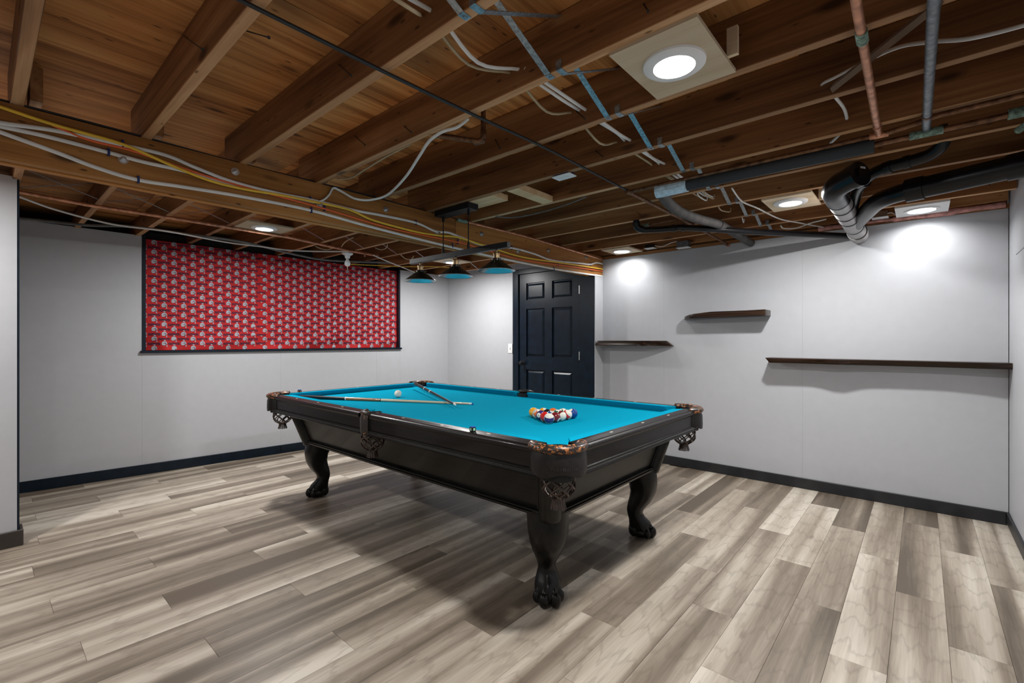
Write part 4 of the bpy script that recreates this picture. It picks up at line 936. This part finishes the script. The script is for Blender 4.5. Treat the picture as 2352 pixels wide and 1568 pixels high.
# ------------------------------------------------------------------ boxes and fittings
op = on_z(1050 + 1155 / 4.704, 350 + 268 / 4.704, ZJ - .012)
ob = mk('outlet_plate', MB().box(op.x - .058, op.x + .058, op.y - .036, op.y + .036, ZJ - .012, ZJ - .006), M['white'], bevel=.002, label='white outlet plate facing down below a joist', cat='outlet')
mk('outlet_box', MB().box(op.x - .045, op.x + .045, op.y - .03, op.y + .03, ZJ - .006, ZJ + .06), M['blueclip'], ob)
for s in (-.02, .02): mk('outlet_socket', MB().lathe([(.0145, ZJ - .0135), (.0145, ZJ - .012)], 16, Matrix.Translation((op.x + s, op.y, 0))), M['whitepanel'], ob)
def jbox(px0, px1, py0, py1, mat, mat2, label, yy=YF - .09):
    a = on_y(px0, py1, yy); b = on_y(px1, py0, yy)
    o = mk('junction_box', MB().box(a.x, b.x, yy, yy + .07, a.z, b.z), mat, bevel=.002, label=label, cat='junction box', group='junction boxes above the shelf wall')
    mk('box_cover', MB().box(a.x - .006, b.x + .006, yy - .006, yy + .074, a.z - .004, a.z), mat2, o)
    return o
jbox(1554, 1580, 551, 569, M['pipegrey'], M['white'], 'grey junction box with pale cover above the wall seam', YF - .11)
jbox(1481, 1500, 560, 570, M['nail'], M['white'], 'dark junction box right of the beam end downlight', YF - .10)
jbox(2004, 2038, 482, 500, M['rawboard'], M['whitepanel'], 'brown junction box right of the drain stack', YF - .10)
for k, (pp, lab) in enumerate([([(1500, 563), (1520, 566), (1540, 558), (1554, 554)], 'white cable joining the two left junction boxes'), ([(1975, 491), (1990, 489), (2004, 487)], 'white cable entering the brown junction box'), ([(2038, 490), (2048, 488), (2057, 493)], 'white cable linking the brown junction box and white board')]):
    cable([on_y(x, y, YF - .06) for x, y in pp], .0045, M['cablewhite'], lab)
# bare bulb in a porcelain holder
bz = zfar(2.9) - .004; bpn = on_z(798, 581, bz)
lh = empty('bulb_holder', bpn, label='white porcelain lampholder with bare bulb behind the beam', cat='lampholder')
mk('holder_base', MB().lathe([(.055, 0), (.055, -.010), (.047, -.018), (.030, -.024), (.024, -.05), (.021, -.055)], 28), M['white'], lh, smooth=40)
mk('bulb', MB().lathe([(.013, -.055), (.014, -.07), (.026, -.09), (.030, -.108), (.026, -.126), (.012, -.137), (.001, -.138)], 24), M['bulb'], lh, smooth=60)
mk('pull_chain', MB().tube([(.018, -.01, -.05), (.02, -.012, -.16)], .0015, 6).tube([(.02, -.012, -.16), (.02, -.012, -.17)], .004, 8), M['brass'], lh)
# lath leaning between joists, pink insulation above the far wall
la, lb = on_y(1912, 203, J(6) - JT - .008), on_z(2160, 4, ZJ - .008)
mk('wood_lath', MB().tube([la, lb], .016, 4, ab=(1.0, .55), up=(0, 0, 1)), M['rawboard'], label='loose wooden lath slanting behind the supply pipes', cat='wood strip')
mb = MB(); rs = []
for i in range(60):
    x = -.62 + 1.03 * i / 59; k = .5 + .5 * noise.noise(Vector((x * 5, 0, 3)))
    k = max(.05, k * (1 if x > -.15 or x < -.4 else .4))
    rs.append([Vector((x, YF - .012 + .030 * math.cos(q) * (.4 + k) + .006 * noise.noise(Vector((x * 30, q * 2, 1))), 2.092 + (.028 * k + .006) * math.sin(q) + .006 * noise.noise(Vector((x * 24, q * 3, 7))))) for q in [2 * math.pi * j / 12 for j in range(12)]])
mk('insulation', mb.rings(rs), M['insul'], smooth=70, label='torn pink insulation stuffed above the far wall', cat='insulation')
spk = on_y(1655, 590, YF - .02)

# ------------------------------------------------------------------ printed curtain in the window
M['fabric'] = plain('red_fabric', (.46, .010, .012), .85, var=.08, vs=8, bump=.15, bs=900)
M['pnavy'] = plain('navy_print', (.02, .012, .04), .85); M['psilver'] = plain('silver_print', (.36, .39, .44), .8, var=.05); M['pred'] = plain('bright_red_print', (.62, .03, .04), .85); M['pwhite'] = plain('white_print', (.74, .74, .76), .85)
CW0, CW1, CZ0 = s1 + .030, s2 - .024, zs + .006
sA, sB = on_wall(583, 700, .05)[0], on_wall(771, 700, .05)[0]
def ctop(s): return ztop(s) - .016
def cur(s, z):
    t = (z - CZ0); y = .05 + .006 * math.sin(s * 9) * .6
    for c, w, a in ((sA, .02, .012), (sB, .025, .016)): y += a * math.exp(-((s - c) / w) ** 2) * (1 if s < c else .4)
    low = max(0, 1 - t / .26)
    y -= low ** 1.2 * (.024 * math.sin(s * 21 + 5 * t) * (.5 + .5 * math.sin(s * 3.1)) + .013 * math.sin(s * 7 - t * 26))
    y -= .028 * math.exp(-((s - CW0 - .16 + t * .38) / .06) ** 2) * max(0, 1 - t / .42)
    y -= .02 * math.exp(-((s - sB + .26 - t * .2) / .05) ** 2) * max(0, 1 - abs(t - .75) / .4)
    return y
def C3(s, z, off=0): return Vector((s, cur(s, z) - off, z))
mb = MB(); nx, nz = 230, 70
for i in range(nx + 1):
    s = CW0 + (CW1 - CW0) * i / nx
    for j in range(nz + 1): mb.v.append(tuple(C3(s, CZ0 + (ctop(s) - CZ0) * j / nz)))
for i in range(nx):
    for j in range(nz): a = i * (nz + 1) + j; mb.f.append((a, a + 1, a + nz + 2, a + nz + 1))
cur_o = mk('curtain', mb, M['fabric'], smooth=80, label='red football print fabric stretched over the window', cat='curtain'); cur_o.location = P0; cur_o.rotation_euler = (0, 0, ANG)
tv, tf = text2d('PATRIOTS', .0275, .0019, 1)
txw = max(v.x for v in tv) - min(v.x for v in tv); tv = [Vector((v.x * .087 / txw, v.y, 0)) for v in tv]
def ell(cx, cy, rx, ry, a0, a1, n): return [(cx + rx * math.cos(R(a0 + (a1 - a0) * i / n)), cy + ry * math.sin(R(a0 + (a1 - a0) * i / n))) for i in range(n + 1)]
HEL = [('psilver', ell(0, .002, .0255, .0215, -22, 205, 12) + [(-.018, -.014), (.004, -.013), (.010, -.006), (.022, -.005)]),
       ('psilver', [(.011, -.012), (.026, -.010), (.027, -.024), (.019, -.027), (.016, -.020)]),
       ('pnavy', [(.004, .006), (.018, .004), (.021, -.003), (.012, .0)]), ('pnavy', [(.0, .009), (.008, .011), (.012, .006), (.004, .005)]),
       ('pnavy', [(.008, -.006), (.013, -.008), (.012, -.013), (.006, -.014)]), ('pred', [(-.014, .002), (.002, .006), (.001, .003), (-.012, -.001)]),
       ('pred', [(.014, -.012), (.024, -.0105), (.024, -.014), (.016, -.016)])]
LOGO = [('pwhite', [(-.013, -.004), (.009, -.0045), (.012, -.009), (.003, -.0125), (-.004, -.008)]), ('pred', [(-.013, -.004), (.0, -.0055), (-.003, -.008)]), ('pnavy', [(.002, -.0045), (.010, -.0045), (.007, -.009)])]
HEL = [(m, [(p[0] * .82, p[1] * 1.06) for p in q]) for m, q in HEL]
pr = {k: MB() for k in ('psilver', 'pnavy', 'pred', 'pwhite')}
PX, PZ = .149, .0885
def put(mb, pts, fs, s, z, off):
    vs = []
    for p in pts:
        a = min(max(s + p[0], CW0), CW1); b = min(max(z + p[1], CZ0), ctop(a)); vs.append(C3(a, b, off))
    mb.add(vs, fs)
for lat in (0, 1):
    ns = int((CW1 - CW0) / PX) + 2
    for i in range(-1, ns):
        s = CW0 + .062 + PX * (i + .5 * lat) + (.035 if CW0 + PX * i > sA else 0)
        for j in range(-1, 14):
            z = ctop(CW0) - .026 - PZ * (j + .5 * lat)
            if CW0 - .02 < s < CW1 + .02 and CZ0 - .01 < z < ctop(max(CW0, min(s, CW1))) + .015:
                for d, (m, poly) in enumerate(HEL):
                    put(pr[m], poly, [tuple(t) for t in tessellate_polygon([[Vector((p[0], p[1], 0)) for p in poly]])], s, z, .0032 if d < 2 else .0037)
            s2_ = s + PX / 2; z2 = z - .002
            if CW0 < s2_ - .045 and s2_ + .045 < CW1 and CZ0 + .012 < z2 < ctop(s2_) - .012:
                put(pr['pnavy'], tv, tf, s2_, z2, .0026)
                for d, (m, poly) in enumerate(LOGO):
                    put(pr[m], poly, [tuple(t) for t in tessellate_polygon([[Vector((p[0], p[1], 0)) for p in poly]])], s2_, z2, .0030 + .0003 * (d > 0))
for m, nm in (('psilver', 'helmet_print'), ('pnavy', 'navy_print'), ('pred', 'red_print'), ('pwhite', 'white_print')):
    mk(nm, pr[m], M[m], cur_o, kind='stuff')

for k, (dz, dx) in enumerate(((.006, -.012), (.010, -.03))):
    cable([(XB + dx, y, ZJ + dz + .004 * math.sin(y * 5 + k)) for y in [YN + .3 * i for i in range(16)]], .0045, M['tubeblack'], ['dark wire lying along the front of the beam top', 'dark wire lying along the back of the beam top'][k], n=3)
